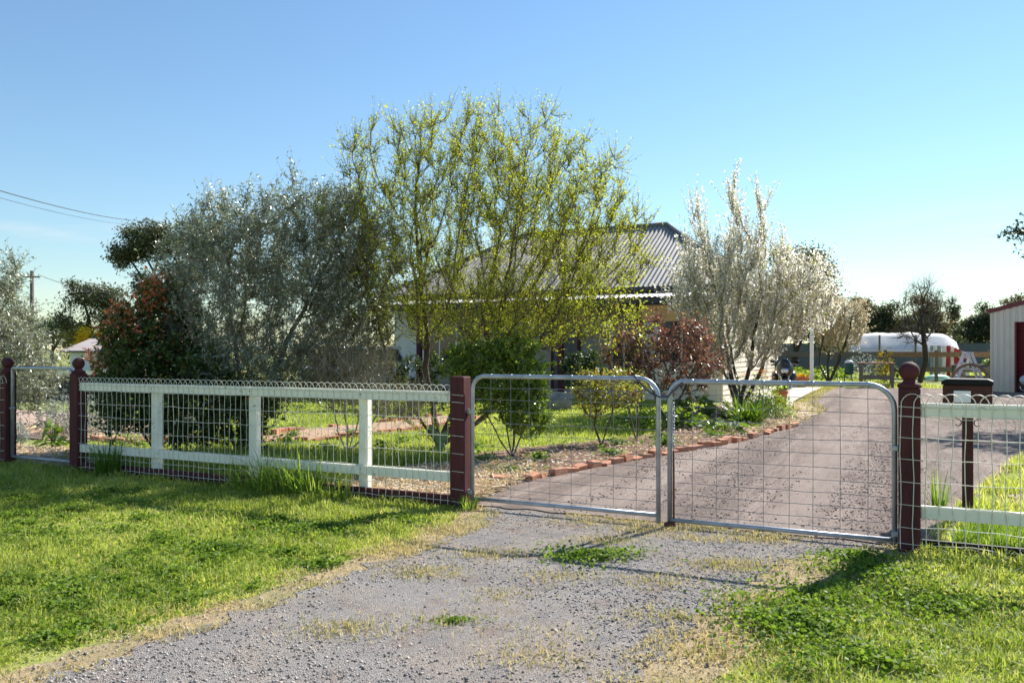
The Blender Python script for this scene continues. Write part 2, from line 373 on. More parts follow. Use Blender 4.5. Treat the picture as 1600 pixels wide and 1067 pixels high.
M['stone'] = painted('loose_gravel_stone', (0.34, 0.34, 0.35), (0.20, 0.20, 0.215), 0.9, 60, bump=0.4, bscale=200)
M['stonebrown'] = painted('loose_brown_stone', (0.30, 0.245, 0.22), (0.19, 0.15, 0.135), 0.9, 60, bump=0.4, bscale=200)

# ------------------------------------------------------------------ object helpers
def link(o, parent=None):
    COL.objects.link(o)
    if parent is not None:
        o.parent = parent
    return o

def tag(o, label=None, cat=None, group=None, kind=None):
    if label: o['label'] = label
    if cat: o['category'] = cat
    if group: o['group'] = group
    if kind: o['kind'] = kind
    return o

def thing(name, label, cat, loc=(0, 0, 0), rot=0.0, group=None):
    o = bpy.data.objects.new(name, None)
    o.empty_display_size = 0.2
    o.location = loc
    o.rotation_euler = (0, 0, rot)
    link(o)
    return tag(o, label, cat, group)

class MB:
    def __init__(s):
        s.v = []; s.f = []
    def add(s, vs, fs):
        n = len(s.v)
        s.v += [tuple(p) for p in vs]
        s.f += [tuple(i + n for i in f) for f in fs]
        return s
    def box(s, x0, x1, y0, y1, z0, z1, mat=None):
        vs = [(x0, y0, z0), (x1, y0, z0), (x1, y1, z0), (x0, y1, z0), (x0, y0, z1), (x1, y0, z1), (x1, y1, z1), (x0, y1, z1)]
        if mat is not None:
            vs = [tuple(mat @ Vector(p)) for p in vs]
        return s.add(vs, [(0, 3, 2, 1), (4, 5, 6, 7), (0, 1, 5, 4), (1, 2, 6, 5), (2, 3, 7, 6), (3, 0, 4, 7)])
    def beam(s, a, b, w, h, up=(0, 0, 1)):
        a = Vector(a); b = Vector(b); d = b - a
        l = d.length; d.normalize()
        side = d.cross(Vector(up))
        if side.length < 1e-4: side = d.cross(Vector((0, 1, 0)))
        side.normalize(); upv = side.cross(d)
        m = Matrix((( side.x, d.x, upv.x, a.x), (side.y, d.y, upv.y, a.y), (side.z, d.z, upv.z, a.z), (0, 0, 0, 1)))
        return s.box(-w / 2, w / 2, 0, l, -h / 2, h / 2, m)
    def tube(s, pts, r, n=6, closed=False, cap=True):
        pts = [Vector(p) for p in pts]
        k = len(pts)
        rs = r if isinstance(r, (list, tuple, np.ndarray)) else [r] * k
        ref = None
        base = len(s.v)
        for i, p in enumerate(pts):
            if closed: d = pts[(i + 1) % k] - pts[i - 1]
            else: d = pts[min(i + 1, k - 1)] - pts[max(i - 1, 0)]
            if d.length < 1e-9: d = Vector((0, 0, 1))
            d.normalize()
            if ref is None:
                ref = d.cross(Vector((0, 0, 1)) if abs(d.z) < .9 else Vector((1, 0, 0)))
            e1 = ref - d * ref.dot(d)
            if e1.length < 1e-6: e1 = d.cross(Vector((0.3, 1, .2)))
            e1.normalize(); e2 = d.cross(e1); ref = e1
            for j in range(n):
                a = 2 * math.pi * j / n
                q = p + (e1 * math.cos(a) + e2 * math.sin(a)) * rs[i]
                s.v.append((q.x, q.y, q.z))
        m = k if closed else k - 1
        for i in range(m):
            a = base + i * n; b = base + ((i + 1) % k) * n
            for j in range(n):
                s.f.append((a + j, a + (j + 1) % n, b + (j + 1) % n, b + j))
        if cap and not closed and n > 2:
            s.f.append(tuple(base + j for j in range(n))[::-1])
            s.f.append(tuple(base + (k - 1) * n + j for j in range(n)))
        return s
    def lathe(s, prof, n=14, c=(0, 0, 0)):
        base = len(s.v)
        for (r, z) in prof:
            for j in range(n):
                a = 2 * math.pi * j / n
                s.v.append((c[0] + r * math.cos(a), c[1] + r * math.sin(a), c[2] + z))
        for i in range(len(prof) - 1):
            a = base + i * n; b = a + n
            for j in range(n):
                s.f.append((a + j, a + (j + 1) % n, b + (j + 1) % n, b + j))
        s.f.append(tuple(base + j for j in range(n))[::-1])
        t = base + (len(prof) - 1) * n
        s.f.append(tuple(t + j for j in range(n)))
        return s
    def ball(s, c, r, n=12, m=8, mat=None):
        rx, ry, rz = r if isinstance(r, (tuple, list)) else (r, r, r)
        base = len(s.v)
        for i in range(1, m):
            ph = math.pi * i / m
            for j in range(n):
                a = 2 * math.pi * j / n
                p = Vector((rx * math.sin(ph) * math.cos(a), ry * math.sin(ph) * math.sin(a), rz * math.cos(ph)))
                if mat is not None: p = mat @ p
                s.v.append((c[0] + p.x, c[1] + p.y, c[2] + p.z))
        for sg in (1, -1):
            p = Vector((0, 0, sg * rz))
            if mat is not None: p = mat @ p
            s.v.append((c[0] + p.x, c[1] + p.y, c[2] + p.z))
        t = len(s.v) - 2; bt = t + 1
        for i in range(m - 2):
            for j in range(n):
                a = base + i * n
                s.f.append((a + j, a + n + j, a + n + (j + 1) % n, a + (j + 1) % n))
        for j in range(n):
            s.f.append((t, base + j, base + (j + 1) % n))
            e = base + (m - 2) * n
            s.f.append((bt, e + (j + 1) % n, e + j))
        return s
    def prism(s, poly, y0, y1):
        """poly in (x, z), extruded along y"""
        n = len(poly)
        vs = [(x, y0, z) for x, z in poly] + [(x, y1, z) for x, z in poly]
        fs = [tuple(range(n)), tuple(range(2 * n - 1, n - 1, -1))]
        fs += [(i, n + i, n + (i + 1) % n, (i + 1) % n) for i in range(n)]
        return s.add(vs, fs)
    def build(s, name, mat, parent=None, smooth=False, bevel=0.0, label=None, kind=None, loc=None):
        me = bpy.data.meshes.new(name)
        me.from_pydata(s.v, [], s.f)
        me.materials.append(M[mat] if isinstance(mat, str) else mat)
        if smooth:
            me.polygons.foreach_set('use_smooth', [True] * len(me.polygons))
        me.update()
        o = bpy.data.objects.new(name, me)
        if loc: o.location = loc
        link(o, parent)
        if bevel:
            b = o.modifiers.new('bevel', 'BEVEL'); b.width = bevel; b.segments = 1; b.limit_method = 'ANGLE'
        if label: o['label'] = label
        if kind: o['kind'] = kind
        return o

def npmesh(name, verts, faces, mat, parent=None, var=None, smooth=False, kind=None):
    """fast mesh from an (N,3) array and an (F,k) index array"""
    me = bpy.data.meshes.new(name)
    verts = np.ascontiguousarray(verts, dtype=np.float32); faces = np.ascontiguousarray(faces, dtype=np.int32)
    k = faces.shape[1]
    me.vertices.add(len(verts)); me.vertices.foreach_set('co', verts.ravel())
    me.loops.add(faces.size); me.loops.foreach_set('vertex_index', faces.ravel())
    me.polygons.add(len(faces))
    me.polygons.foreach_set('loop_start', np.arange(0, faces.size, k, dtype=np.int32))
    me.polygons.foreach_set('loop_total', np.full(len(faces), k, dtype=np.int32))
    if smooth: me.polygons.foreach_set('use_smooth', np.ones(len(faces), dtype=bool))
    if var is not None:
        a = me.attributes.new('var', 'FLOAT', 'POINT'); a.data.foreach_set('value', np.ascontiguousarray(var, dtype=np.float32))
    me.materials.append(M[mat] if isinstance(mat, str) else mat)
    me.update(calc_edges=True)
    o = bpy.data.objects.new(name, me)
    link(o, parent)
    if kind: o['kind'] = kind
    return o

def unit(a):
    return a / np.maximum(np.linalg.norm(a, axis=1, keepdims=True), 1e-9)

def copy_tree(o, parent=None):
    c = o.copy(); COL.objects.link(c)
    if parent is not None:
        c.parent = parent; c.matrix_parent_inverse = o.matrix_parent_inverse.copy()
    for ch in [x for x in bpy.data.objects if x.parent == o]:
        copy_tree(ch, c)
    return c

def inpoly(P, poly):
    x, y = P[:, 0], P[:, 1]
    r = np.zeros(len(P), bool)
    n = len(poly)
    for i in range(n):
        x0, y0 = poly[i]; x1, y1 = poly[(i + 1) % n]
        if y0 == y1: continue
        c = ((y0 > y) != (y1 > y)) & (x < (x1 - x0) * (y - y0) / (y1 - y0) + x0)
        r ^= c
    return r

def fnoise(P, s, seed=0):
    g = np.random.default_rng(seed)
    r = np.zeros(len(P))
    for i in range(7):
        k = g.normal(size=2) * s * (0.6 + 0.35 * i); ph = g.uniform(0, 6.28)
        r += np.sin(P[:, 0] * k[0] + P[:, 1] * k[1] + ph) / (1 + 0.25 * i)
    return r / 3.2

def rag(poly, step=0.25, amp=0.06, seed=1):
    """densify a u,v outline and let it wander"""
    g = np.random.default_rng(seed)
    q = np.array(poly, float); n = len(q)
    out = []; nrm = []
    for i in range(n):
        a, b = q[i], q[(i + 1) % n]
        l = np.linalg.norm(b - a); k = max(1, int(l / .09)); d = (b - a) / max(l, 1e-6)
        for j in range(k):
            out.append(a + (b - a) * j / k); nrm.append((-d[1], d[0]))
    out = np.array(out); nrm = np.array(nrm); m = len(out)
    w = np.zeros(m); t = np.arange(m)
    for f, am in ((2.6, .5), (5.1, .6), (9.7, .55), (17.3, .4), (31.0, .25)):
        for r_ in range(2):
            w += am * np.sin(t * .09 * 2 * math.pi / (f * step) * g.uniform(.7, 1.3) * 4 + g.uniform(0, 6.28)) * .6
    nn = nrm.copy()
    for r_ in range(2): nn = (nn + np.roll(nn, 1, 0) + np.roll(nn, -1, 0)) / 3
    return [tuple(p) for p in out + nn * (w * amp * .8)[:, None]]

def sheet(name, poly_uv, z, mat, kind='structure', thick=0.0):
    pts = [Vector(W(u, v, z)) for u, v in poly_uv]
    tris = tessellate_polygon([pts])
    m = MB()
    m.add(pts, [])
    nrm = []
    for t in tris:
        a, b, c = [pts[i] for i in t]
        if (b - a).cross(c - a).z < 0: t = (t[0], t[2], t[1])
        m.f.append(tuple(t))
    o = m.build(name, mat)
    o['kind'] = kind
    return o

# ================================================================== SETTING
# ground, one sheet to the horizon, with a finer middle
gm = MB()
gm.add([(-1500, -300, 0), (1500, -300, 0), (1500, 2500, 0), (-1500, 2500, 0)], [(0, 1, 2, 3)])
ground = gm.build('ground', 'ground'); ground['kind'] = 'structure'

APRON = [(0.2, -9), (0.28, -4.4), (0.32, -3.8), (0.42, -3.1), (0.45, -2.2), (0.50, -1.4), (0.55, -0.5), (0.30, -0.1), (0.2, 0.16), (3.86, 0.16),
         (3.55, -0.15), (3.1, -0.55), (2.95, -1.2), (2.85, -1.9), (2.75, -2.6), (2.67, -3.3), (2.6, -9)]
FRINGE = [(0.0, -9), (0.05, -4.4), (0.12, -3.6), (0.2, -3.0), (0.22, -2.2), (0.3, -1.4), (0.15, -0.6), (0.05, 0.0), (0.05, 0.35), (4.05, 0.35),
          (4.0, -0.1), (3.5, -0.62), (3.35, -1.2), (3.25, -1.9), (3.1, -2.6), (3.0, -3.3), (3.0, -9)]
DRIVE = [(0.05, 0.12), (-0.12, 1.2), (0.0, 2.1), (0.34, 3.35), (0.83, 5.1), (1.45, 7.0), (1.85, 9.7), (2.05, 13.2), (1.7, 14.6), (1.35, 18), (1.3, 24),
         (1.5, 29.3), (4, 30), (7.0, 31), (7.2, 28.0), (14, 25), (18, 20), (14, 13), (7, 9), (5.4, 6.6), (4.35, 1.9), (4.0, 0.12)]
STRAW = [(-1.75, 0.12), (0.02, 0.12), (-0.12, 1.2), (-0.02, 2.1), (-0.5, 2.7), (-1.0, 2.6), (-1.7, 1.9)]
SOIL = [(-1.6, 1.9), (-0.5, 2.5), (-0.02, 2.1), (0.34, 3.35), (0.83, 5.1), (1.45, 7.0), (1.85, 9.7), (2.05, 13.2), (1.6, 14.6), (0.6, 16.5), (-0.6, 16.6),
        (-0.7, 12), (-0.4, 9.0), (0.0, 7.6), (-0.75, 5.7), (-1.3, 4.6), (-1.7, 3.4)]
PATH = [(-5.6, 3.4), (-5.1, 3.9), (-4.6, 5.2), (-4.5, 7.2), (-4.7, 9.4), (-5.9, 9.5), (-6.0, 7.5), (-6.5, 5.6), (-6.4, 4.2)]
LEFTBED = [(-17, 2.4), (-9.3, 2.1), (-8.3, 2.4), (-7.3, 2.3), (-6.9, 3.2), (-9.5, 4.6), (-11.5, 5.9), (-17, 6.4)]
FRONTBED = [(-9.6, 0.12), (-5.6, 0.12), (-5.6, 0.5), (-6.9, 0.9), (-7.4, 1.35), (-8.4, 1.2), (-9.4, 1.3)]
SLAB = [(0.62, 14.9), (1.35, 15.3), (1.05, 18), (1.0, 24), (1.15, 31), (-0.88, 31), (-0.88, 17.2), (0.3, 16.6)]
sheet('verge_edge', rag(FRINGE, .14, .09, 3), 0.006, 'drytuft')
sheet('gravel_apron', rag(APRON, .12, .085, 4), 0.010, 'apron')
sheet('gravel_driveway', rag(DRIVE, .2, .05, 5), 0.008 + 0.012, 'drive')
sheet('straw_bed', rag(STRAW, .2, .05, 6), 0.026, 'straw')
sheet('garden_bed', rag(SOIL, .25, .06, 7), 0.032, 'soilbed')
sheet('garden_path', rag(PATH, .25, .08, 8), 0.018, 'brickpath')
sheet('mulch_bed', rag(LEFTBED, .3, .1, 9), 0.020, 'pinkmulch')
sheet('gateway_bed', rag(FRONTBED, .2, .06, 10), 0.018, 'pinkmulch')
sheet('concrete_path', SLAB, 0.05, 'concrete')
sheet('straw_strip', rag([(4.5, 1.4), (5.4, 1.2), (8, 2.0), (9, 6.5), (7, 7.6), (5.9, 6.4), (5.1, 4.0)], .3, .1, 15), 0.016, 'straw')
sheet('bed_end', rag([(1.0, 13.0), (2.1, 13.0), (2.0, 14.8), (1.45, 18), (1.05, 18), (1.3, 15.4), (.6, 14.9), (.6, 14)], .25, .06, 17), 0.036, 'straw')
sheet('bounce_street', [(-60, -13.5), (60, -13.5), (60, -8.6), (-60, -8.6)], 0.008, 'bounce_street')  # unseen road behind the camera, added for its bounced light
sheet('paddock', [(-40, 44), (90, 44), (90, 90), (-40, 90)], 0.004, 'farfield')

# ================================================================== FRONT FENCE AND GATES  (local x = u, y = v)
def finial_post(parent, u, v, ball=True, h=1.23, w=0.15):
    p = MB().box(u - w / 2, u + w / 2, v - w / 2, v + w / 2, -0.1, h).build('post', 'maroon', parent, bevel=0.008)
    if ball:
        f = MB().lathe([(0.078, 0.0), (0.085, 0.012), (0.078, 0.03), (0.052, 0.04), (0.042, 0.055), (0.042, 0.065)], 16, (u, v, h)) \
            .ball((u, v, h + 0.125), 0.073, 16, 10).build('finial', 'maroon', p, smooth=True)
    return p

HOOP_MESH = {}
def hoop_wire(parent, u, v, pitch, zrail, ztop, key, g):
    """one bent wire: a leg down the fence and the arch that laps the next two"""
    if key not in HOOP_MESH:
        pts = []
        nseg = 7
        ph = g.uniform(0, 6); am = 0.004 + 0.003 * g.random() if g.random() < .6 else 0.011
        for i in range(nseg):
            z = 0.03 + (zrail - 0.03) * i / (nseg - 1)
            pts.append((am * math.sin(i * 1.7 + ph) * min(1, i), 0, z))
        rr = 0.93 * pitch
        for i in range(1, 10):
            a = math.pi * i / 9
            pts.append((rr - rr * math.cos(a), -0.004 if i > 5 else 0.0, zrail + (ztop - zrail) * math.sin(a)))
        HOOP_MESH[key] = MB().tube(pts, 0.0034, 4, cap=False).build('hoop_wire', 'wire', parent, smooth=True).data
        o = [x for x in bpy.data.objects if x.data == HOOP_MESH[key]][0]
    else:
        o = bpy.data.objects.new('hoop_wire', HOOP_MESH[key]); link(o, parent)
    o.location = (u, v, 0)
    return o

def wire_run(parent, u0, u1, v, zs, g, sag=0.004):
    for z in zs:
        n = max(3, int((u1 - u0) / 0.16))
        pts = [(u0 + (u1 - u0) * i / n, v - 0.003, z + g.normal() * sag) for i in range(n + 1)]
        MB().tube(pts, 0.0028, 4, cap=False).build('line_wire', 'wire', parent, smooth=True)

LINES = [1.09, 1.02, 0.86, 0.70, 0.53, 0.36, 0.19, 0.07]
g = np.random.default_rng(5)
fence = thing('picket_rail_fence', 'long cream rail fence with looped wire between two maroon posts, left of the driveway', 'fence', W(0, 0), FROT)
finial_post(fence, -5.53, 0.0)
finial_post(fence, -0.02, 0.0, ball=False, h=1.265)
PU = [-4.18, -2.65, -1.16]
xs = [-5.455] + PU + [-0.075]
for a, b in zip(xs[:-1], xs[1:]):
    MB().box(a + 0.002, b - 0.002, -0.045, -0.003, 1.02, 1.12).build('top_rail', 'white_wood', fence, bevel=0.004)
    MB().box(a + 0.002, b - 0.002, -0.043, -0.003, 0.25, 0.345).build('bottom_rail', 'white_wood', fence, bevel=0.004)
for u in PU:
    MB().box(u - 0.055, u + 0.055, 0.0, 0.075, -0.1, 1.018).build('stake', 'white_wood', fence, bevel=0.004)
    MB().ball((u, -0.046, 1.07), (0.008, 0.004, 0.008), 8, 5).build('bolt', 'greywood', fence)
MB().box(-5.45, -0.10, -0.03, 0.01, -0.05, 0.12).build('plinth_board', 'maroon', fence, bevel=0.004)
k = 0
u = -5.57
while u < -0.10:
    hoop_wire(fence, u, -0.052, 0.08, 1.09, 1.185, ('main', k % 14), g)
    u += 0.08; k += 1
wire_run(fence, -5.61, 0.055, -0.052, LINES, g)
# wires wrap across the face of the plain post
for z in LINES:
    MB().tube([(-0.07, -0.078, z + .003), (0.06, -0.079, z - .004)], 0.0026, 4).build('wire_tail', 'wire', fence)

fence_r = thing('picket_rail_fence', 'cream rail fence with looped wire running from the ball-topped post right of the driveway gates', 'fence', W(3.855, 0), FROT)
finial_post(fence_r, 0.0, 0.0)
MB().box(0.077, 3.2, -0.045, -0.003, 1.02, 1.12).build('top_rail', 'white_wood', fence_r, bevel=0.004)
MB().box(0.077, 3.2, -0.043, -0.003, 0.26, 0.355).build('bottom_rail', 'white_wood', fence_r, bevel=0.004)
MB().box(1.95, 2.06, 0.0, 0.1, -0.1, 1.018).build('stake', 'white_wood', fence_r, bevel=0.004)
MB().box(0.08, 3.2, -0.03, 0.01, -0.05, 0.10).build('plinth_board', 'black', fence_r, bevel=0.004)
u = -0.06; k = 0
while u < 1.9:
    hoop_wire(fence_r, u, -0.082 if u < .1 else -0.052, 0.085, 1.09, 1.19, ('right', k % 9), g)
    u += 0.085; k += 1
wire_run(fence_r, -0.07, 2.2, -0.055, LINES, g, 0.006)
for z in LINES:
    MB().tube([(-0.075, -0.08, z + .003), (0.075, -0.08, z - .004)], 0.0026, 4).build('wire_tail', 'wire', fence_r)

fence_l = thing('picket_rail_fence', 'looped wire fence running off past the maroon ball-topped post at the far left', 'fence', W(-6.95, 0.0), FROT)
finial_post(fence_l, 0.0, 0.0)
MB().box(-2.4, -0.077, -0.045, -0.003, 1.02, 1.12).build('top_rail', 'white_wood', fence_l, bevel=0.004)
MB().box(-2.4, -0.077, -0.043, -0.003, 0.25, 0.345).build('bottom_rail', 'white_wood', fence_l, bevel=0.004)
u = -0.6; k = 0
while u < 0.02:
    hoop_wire(fence_l, u, -0.08, 0.08, 1.09, 1.185, ('main', k % 14), g)
    u += 0.08; k += 1
wire_run(fence_l, -1.2, 0.06, -0.082, LINES, g)

def arc(cx, cz, r, a0, a1, n=6):
    return [(cx + r * math.cos(R(a0 + (a1 - a0) * i / n)), 0, cz + r * math.sin(R(a0 + (a1 - a0) * i / n))) for i in range(n + 1)]

def mesh_gate(name, label, loc, rot, w, z0, z1, rl, rr, nv, zs, tube_r=0.021, foot=0.0):
    t = thing(name, label, 'gate', loc, rot)
    pts = [(0, 0, z0)] + arc(rl, z1 - rl, rl, 180, 90) + arc(w - rr, z1 - rr, rr, 90, 0) + [(w, 0, z0 - foot)]
    MB().tube(pts, tube_r, 10).build('frame_tube', 'galv', t, smooth=True)
    MB().tube([(0.0, 0, z0 + 0.012), (w, 0, z0 + 0.012)], tube_r * 0.9, 10).build('bottom_tube', 'galv', t, smooth=True)
    for i in range(nv):
        x = w * (i + 1) / (nv + 1) + 0.008 * math.sin(i * 2.1)
        zt = z1
        if x < rl: zt = z1 - rl + math.sqrt(rl * rl - (rl - x) ** 2)
        if x > w - rr: zt = z1 - rr + math.sqrt(max(0, rr * rr - (x - w + rr) ** 2))
        MB().tube([(x, -0.006, z0), (x + .003, -0.006, (z0 + z1) / 2), (x, -0.006, zt)], 0.0022, 4, cap=False).build('upright_wire', 'galv_wire', t)
        MB().tube([(x - .013, 0, zt), (x + .013, 0, zt)], tube_r * 1.06, 10).build('wire_clip', 'galv', t, smooth=True)
    for z in zs:
        n = 8
        pts = [(w * i / n, 0.0, z + g.normal() * 0.003) for i in range(n + 1)]
        MB().tube(pts, 0.0022, 4, cap=False).build('cross_wire', 'galv_wire', t)
    return t

ZS = [1.16, 1.05, 0.94, 0.83, 0.72, 0.61, 0.51, 0.41, 0.31, 0.21, 0.14]
gl = mesh_gate('wire_mesh_gate', 'galvanised wire mesh driveway gate hung on the plain square maroon post', W(0.10, 0.02), FROT, 1.82, 0.085, 1.27, 0.13, 0.17, 8, ZS, foot=0.055)
gr = mesh_gate('wire_mesh_gate', 'galvanised wire mesh driveway gate hung beside the right ball-topped post', W(2.02, 0.02), FROT, 1.735, 0.055, 1.25, 0.12, 0.19, 8, [z - .02 for z in ZS])
for t, x, z in ((gl, -0.03, 0.93), (gl, -0.03, 0.16), (gr, 1.75, 0.77), (gr, 1.75, 0.12)):
    MB().box(x - .035, x + .035, -0.03, 0.03, z - .022, z + .022).build('hinge', 'galv', t, bevel=.006)
# drop bolt with its chain on the meeting stile
MB().tube([(0.035, -0.005, 0.0), (0.035, -0.005, 0.66)], 0.009, 8).build('drop_bolt', 'rust', gr, smooth=True)
for i in range(15):
    z = 0.67 + i * 0.027
    q = [(0.035 + (0.010 * math.cos(a) if i % 2 else 0.003 * math.cos(a)), -0.005 + (0.010 * math.cos(a) if i % 2 == 0 else 0), z + 0.019 * math.sin(a)) for a in [k_ * math.pi / 4 for k_ in range(8)]]
    MB().tube(q, 0.0035, 5, closed=True).build('chain_link', 'galv', gr, smooth=True)
MB().box(-.04, .05, -.05, .05, -.02, .05).build('bolt_keeper', 'rust', gr, bevel=.01)
lp = [(x_ + .055, y_, z_) for x_, y_, z_ in [(1.66, -0.03, 1.295), (1.70, -0.035, 1.25), (1.76, -0.035, 1.185), (1.82, -0.035, 1.14), (1.87, -0.03, 1.12), (1.915, -0.028, 1.113), (1.955, -0.03, 1.12), (1.99, -0.03, 1.16), (2.06, -.028, 1.225), (2.10, 0.0, 1.26),
      (2.06, .028, 1.232), (1.99, .03, 1.165), (1.955, 0.03, 1.13), (1.915, .028, 1.122), (1.87, .03, 1.13), (1.82, .035, 1.155), (1.76, .035, 1.225), (1.70, .03, 1.285)]]
o = MB().tube([tuple(Vector(p)) for p in lp], 0.008, 8, closed=True).build('tie_loop', 'hose', None, smooth=True)
o.location = W(0, 0.02); o.rotation_euler = (0, 0, FROT)
tag(o, 'dark blue loop of hose tying the two driveway gates together at the top', 'tie')

gp = mesh_gate('wire_mesh_gate', 'narrow galvanised garden gate between two maroon ball-topped posts at the far left', W(-6.85, 0.0), FROT, 1.22, 0.10, 1.29, 0.05, 0.12, 6, [1.15, 1.0, .85, .70, .55, .40, .25])
MB().box(-.04, .02, -.03, .03, .74, .77).build('latch', 'galv', gp, bevel=.005)

# ------------------------------------------------------------------ letterbox on a post behind the right fence
lb = thing('letterbox', 'brown box letterbox with black lid and white plate on a dark post behind right fence', 'letterbox', W(4.36, 1.70), FROT + R(-6))
MB().box(-.045, .045, -.035, .035, -.1, 1.02).build('post', 'box_brown', lb, bevel=.005)
MB().box(-.195, .195, -.16, .16, 1.02, 1.20).build('box', 'box_brown', lb, bevel=.006)
MB().prism([(-.205, 1.203), (.205, 1.203), (.205, 1.235), (.16, 1.255), (-.16, 1.255), (-.205, 1.235)], -.18, .18).build('lid', 'black', lb, bevel=.005)
MB().box(-.105, .03, -.172, -.162, 1.045, 1.15).build('plate', 'white_panel', lb, bevel=.002)
for sgn in (-1, 1):
    c = []
    for i in range(15):
        a = i / 14
        th = a * 4.4
        r = .045 * (1 - .6 * a)
        c.append((sgn * (.085 + r * math.cos(th + 1.2)), 0, .845 + r * math.sin(th + 1.2)))
    MB().tube([(sgn * .15, 0, 1.02), (sgn * .12, 0, .95), (sgn * .095, 0, .90)] + c, .005, 5).build('scroll_bracket', 'rust', lb, smooth=True)

# ================================================================== HOUSE  (local x = u, y = v)
hs = thing('weatherboard_house', 'low weatherboard house with grey corrugated hip roof and front verandah behind the garden', 'house', W(0, 0), FROT)
HU0, HU1, HV0, HV1 = -14.0, -0.9, 19.6, 29.2
def corrugated(parent, name, mat, org, along, up, length_fn, total, sheet_w=0.84, pitch=0.168, amp=0.028):
    """sheets side by side; each profile line runs from s0(x) to s1(x) up the slope"""
    al = Vector(along).normalized(); u_ = Vector(up).normalized(); nr = al.cross(u_).normalized()
    org = Vector(org)
    ns = int(math.ceil(total / sheet_w))
    per = 6
    for s in range(ns):
        m = MB(); rows = []
        x0 = s * sheet_w; x1 = min(total, x0 + sheet_w)
        nx = max(2, int(round((x1 - x0) / (pitch / per))))
        for i in range(nx + 1):
            x = x0 + (x1 - x0) * i / nx
            a, b = length_fn(x)
            if b < a + .01: b = a + .01
            h = amp * math.cos(2 * math.pi * x / pitch)
            for q in (a, b):
                p = org + al * x + u_ * q + nr * h
                m.v.append(tuple(p))
        for i in range(nx):
            m.f.append((2 * i, 2 * i + 2, 2 * i + 3, 2 * i + 1))
        m.build(name, mat, parent, smooth=True)

EZ = 3.68; RZ = 6.50
EU0, EU1, EV0, EV1 = HU0 - .4, HU1 + .4, HV0 - .35, HV1 + .35
midv = (EV0 + EV1) / 2
hipx = EU1 + 4.37 - 0.0
RU1 = -4.35; RU0 = EU0 + (EU1 - RU1)
run = midv - EV0; rise = RZ - EZ
sl = math.hypot(run, rise)
hipr = EU1 - RU1
def front_len(x):
    d = min(x, (EU1 - EU0) - x)
    return 0.0, sl * min(1.0, d / hipr)
corrugated(hs, 'roof_sheet', 'roof', (EU0, EV0, EZ), (1, 0, 0), (0, run, rise), front_len, EU1 - EU0)
corrugated(hs, 'roof_sheet', 'roof', (EU1, EV1, EZ), (-1, 0, 0), (0, -run, rise), front_len, EU1 - EU0, sheet_w=3.36)
slr = math.hypot(hipr, rise)
def side_len(x):
    d = min(x, (EV1 - EV0) - x)
    return 0.0, slr * min(1.0, d / run)
corrugated(hs, 'roof_sheet', 'roof', (EU1, EV0, EZ), (0, 1, 0), (-hipr, 0, rise), side_len, EV1 - EV0)
corrugated(hs, 'roof_sheet', 'roof', (EU0, EV1, EZ), (0, -1, 0), (hipr, 0, rise), side_len, EV1 - EV0, sheet_w=3.36)
MB().tube([(RU0, midv, RZ + .03), (RU1, midv, RZ + .03)], .10, 8).build('ridge_cap', 'ridge', hs)
for a, b in (((RU1, midv, RZ + .03), (EU1, EV0, EZ + .03)), ((RU1, midv, RZ + .03), (EU1, EV1, EZ + .03)), ((RU0, midv, RZ + .03), (EU0, EV0, EZ + .03))):
    MB().tube([a, b], .085, 8).build('hip_cap', 'ridge', hs)
MB().box(EU0, EU1, EV0 - .12, EV0 - .02, EZ - .16, EZ - .01).build('gutter', 'fascia', hs, bevel=.02)
MB().box(EU1 + .02, EU1 + .12, EV0, EV1, EZ - .16, EZ - .01).build('gutter', 'fascia', hs, bevel=.02)
MB().box(EU0, EU1 - .02, EV0, EV1, EZ - .22, EZ - .165).build('soffit', 'fascia', hs)
# walls: core plus weatherboards one by one
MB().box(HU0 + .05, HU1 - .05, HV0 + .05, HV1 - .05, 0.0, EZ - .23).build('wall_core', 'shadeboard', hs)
BH = 0.165
nb = int((EZ - .25 - 0.35) / BH)
def boards(x0, x1, y, axis, sgn, z0, n, mat, name='weatherboard'):
    for i in range(n):
        z = z0 + i * BH
        if axis == 'u':
            pr = [(y, z), (y, z + BH + .012), (y + sgn * .008, z + BH + .012), (y + sgn * .03, z)]
            vs = [(x0, q[0], q[1]) for q in pr] + [(x1, q[0], q[1]) for q in pr]
        else:
            pr = [(y, z), (y, z + BH + .012), (y + sgn * .008, z + BH + .012), (y + sgn * .03, z)]
            vs = [(q[0], x0, q[1]) for q in pr] + [(q[0], x1, q[1]) for q in pr]
        MB().add(vs, [(0, 1, 2, 3), (7, 6, 5, 4), (0, 4, 5, 1), (1, 5, 6, 2), (2, 6, 7, 3), (3, 7, 4, 0)]).build(name, mat, hs)
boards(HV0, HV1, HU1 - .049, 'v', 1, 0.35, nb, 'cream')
boards(-12.9, -3.4, HV0 + .049, 'u', -1, 0.35, nb, 'shadeboard')  # middle of the front wall, verandah shade painted into these boards
boards(HU0, -12.9, HV0 + .049, 'u', -1, 0.35, nb, 'paleboard')
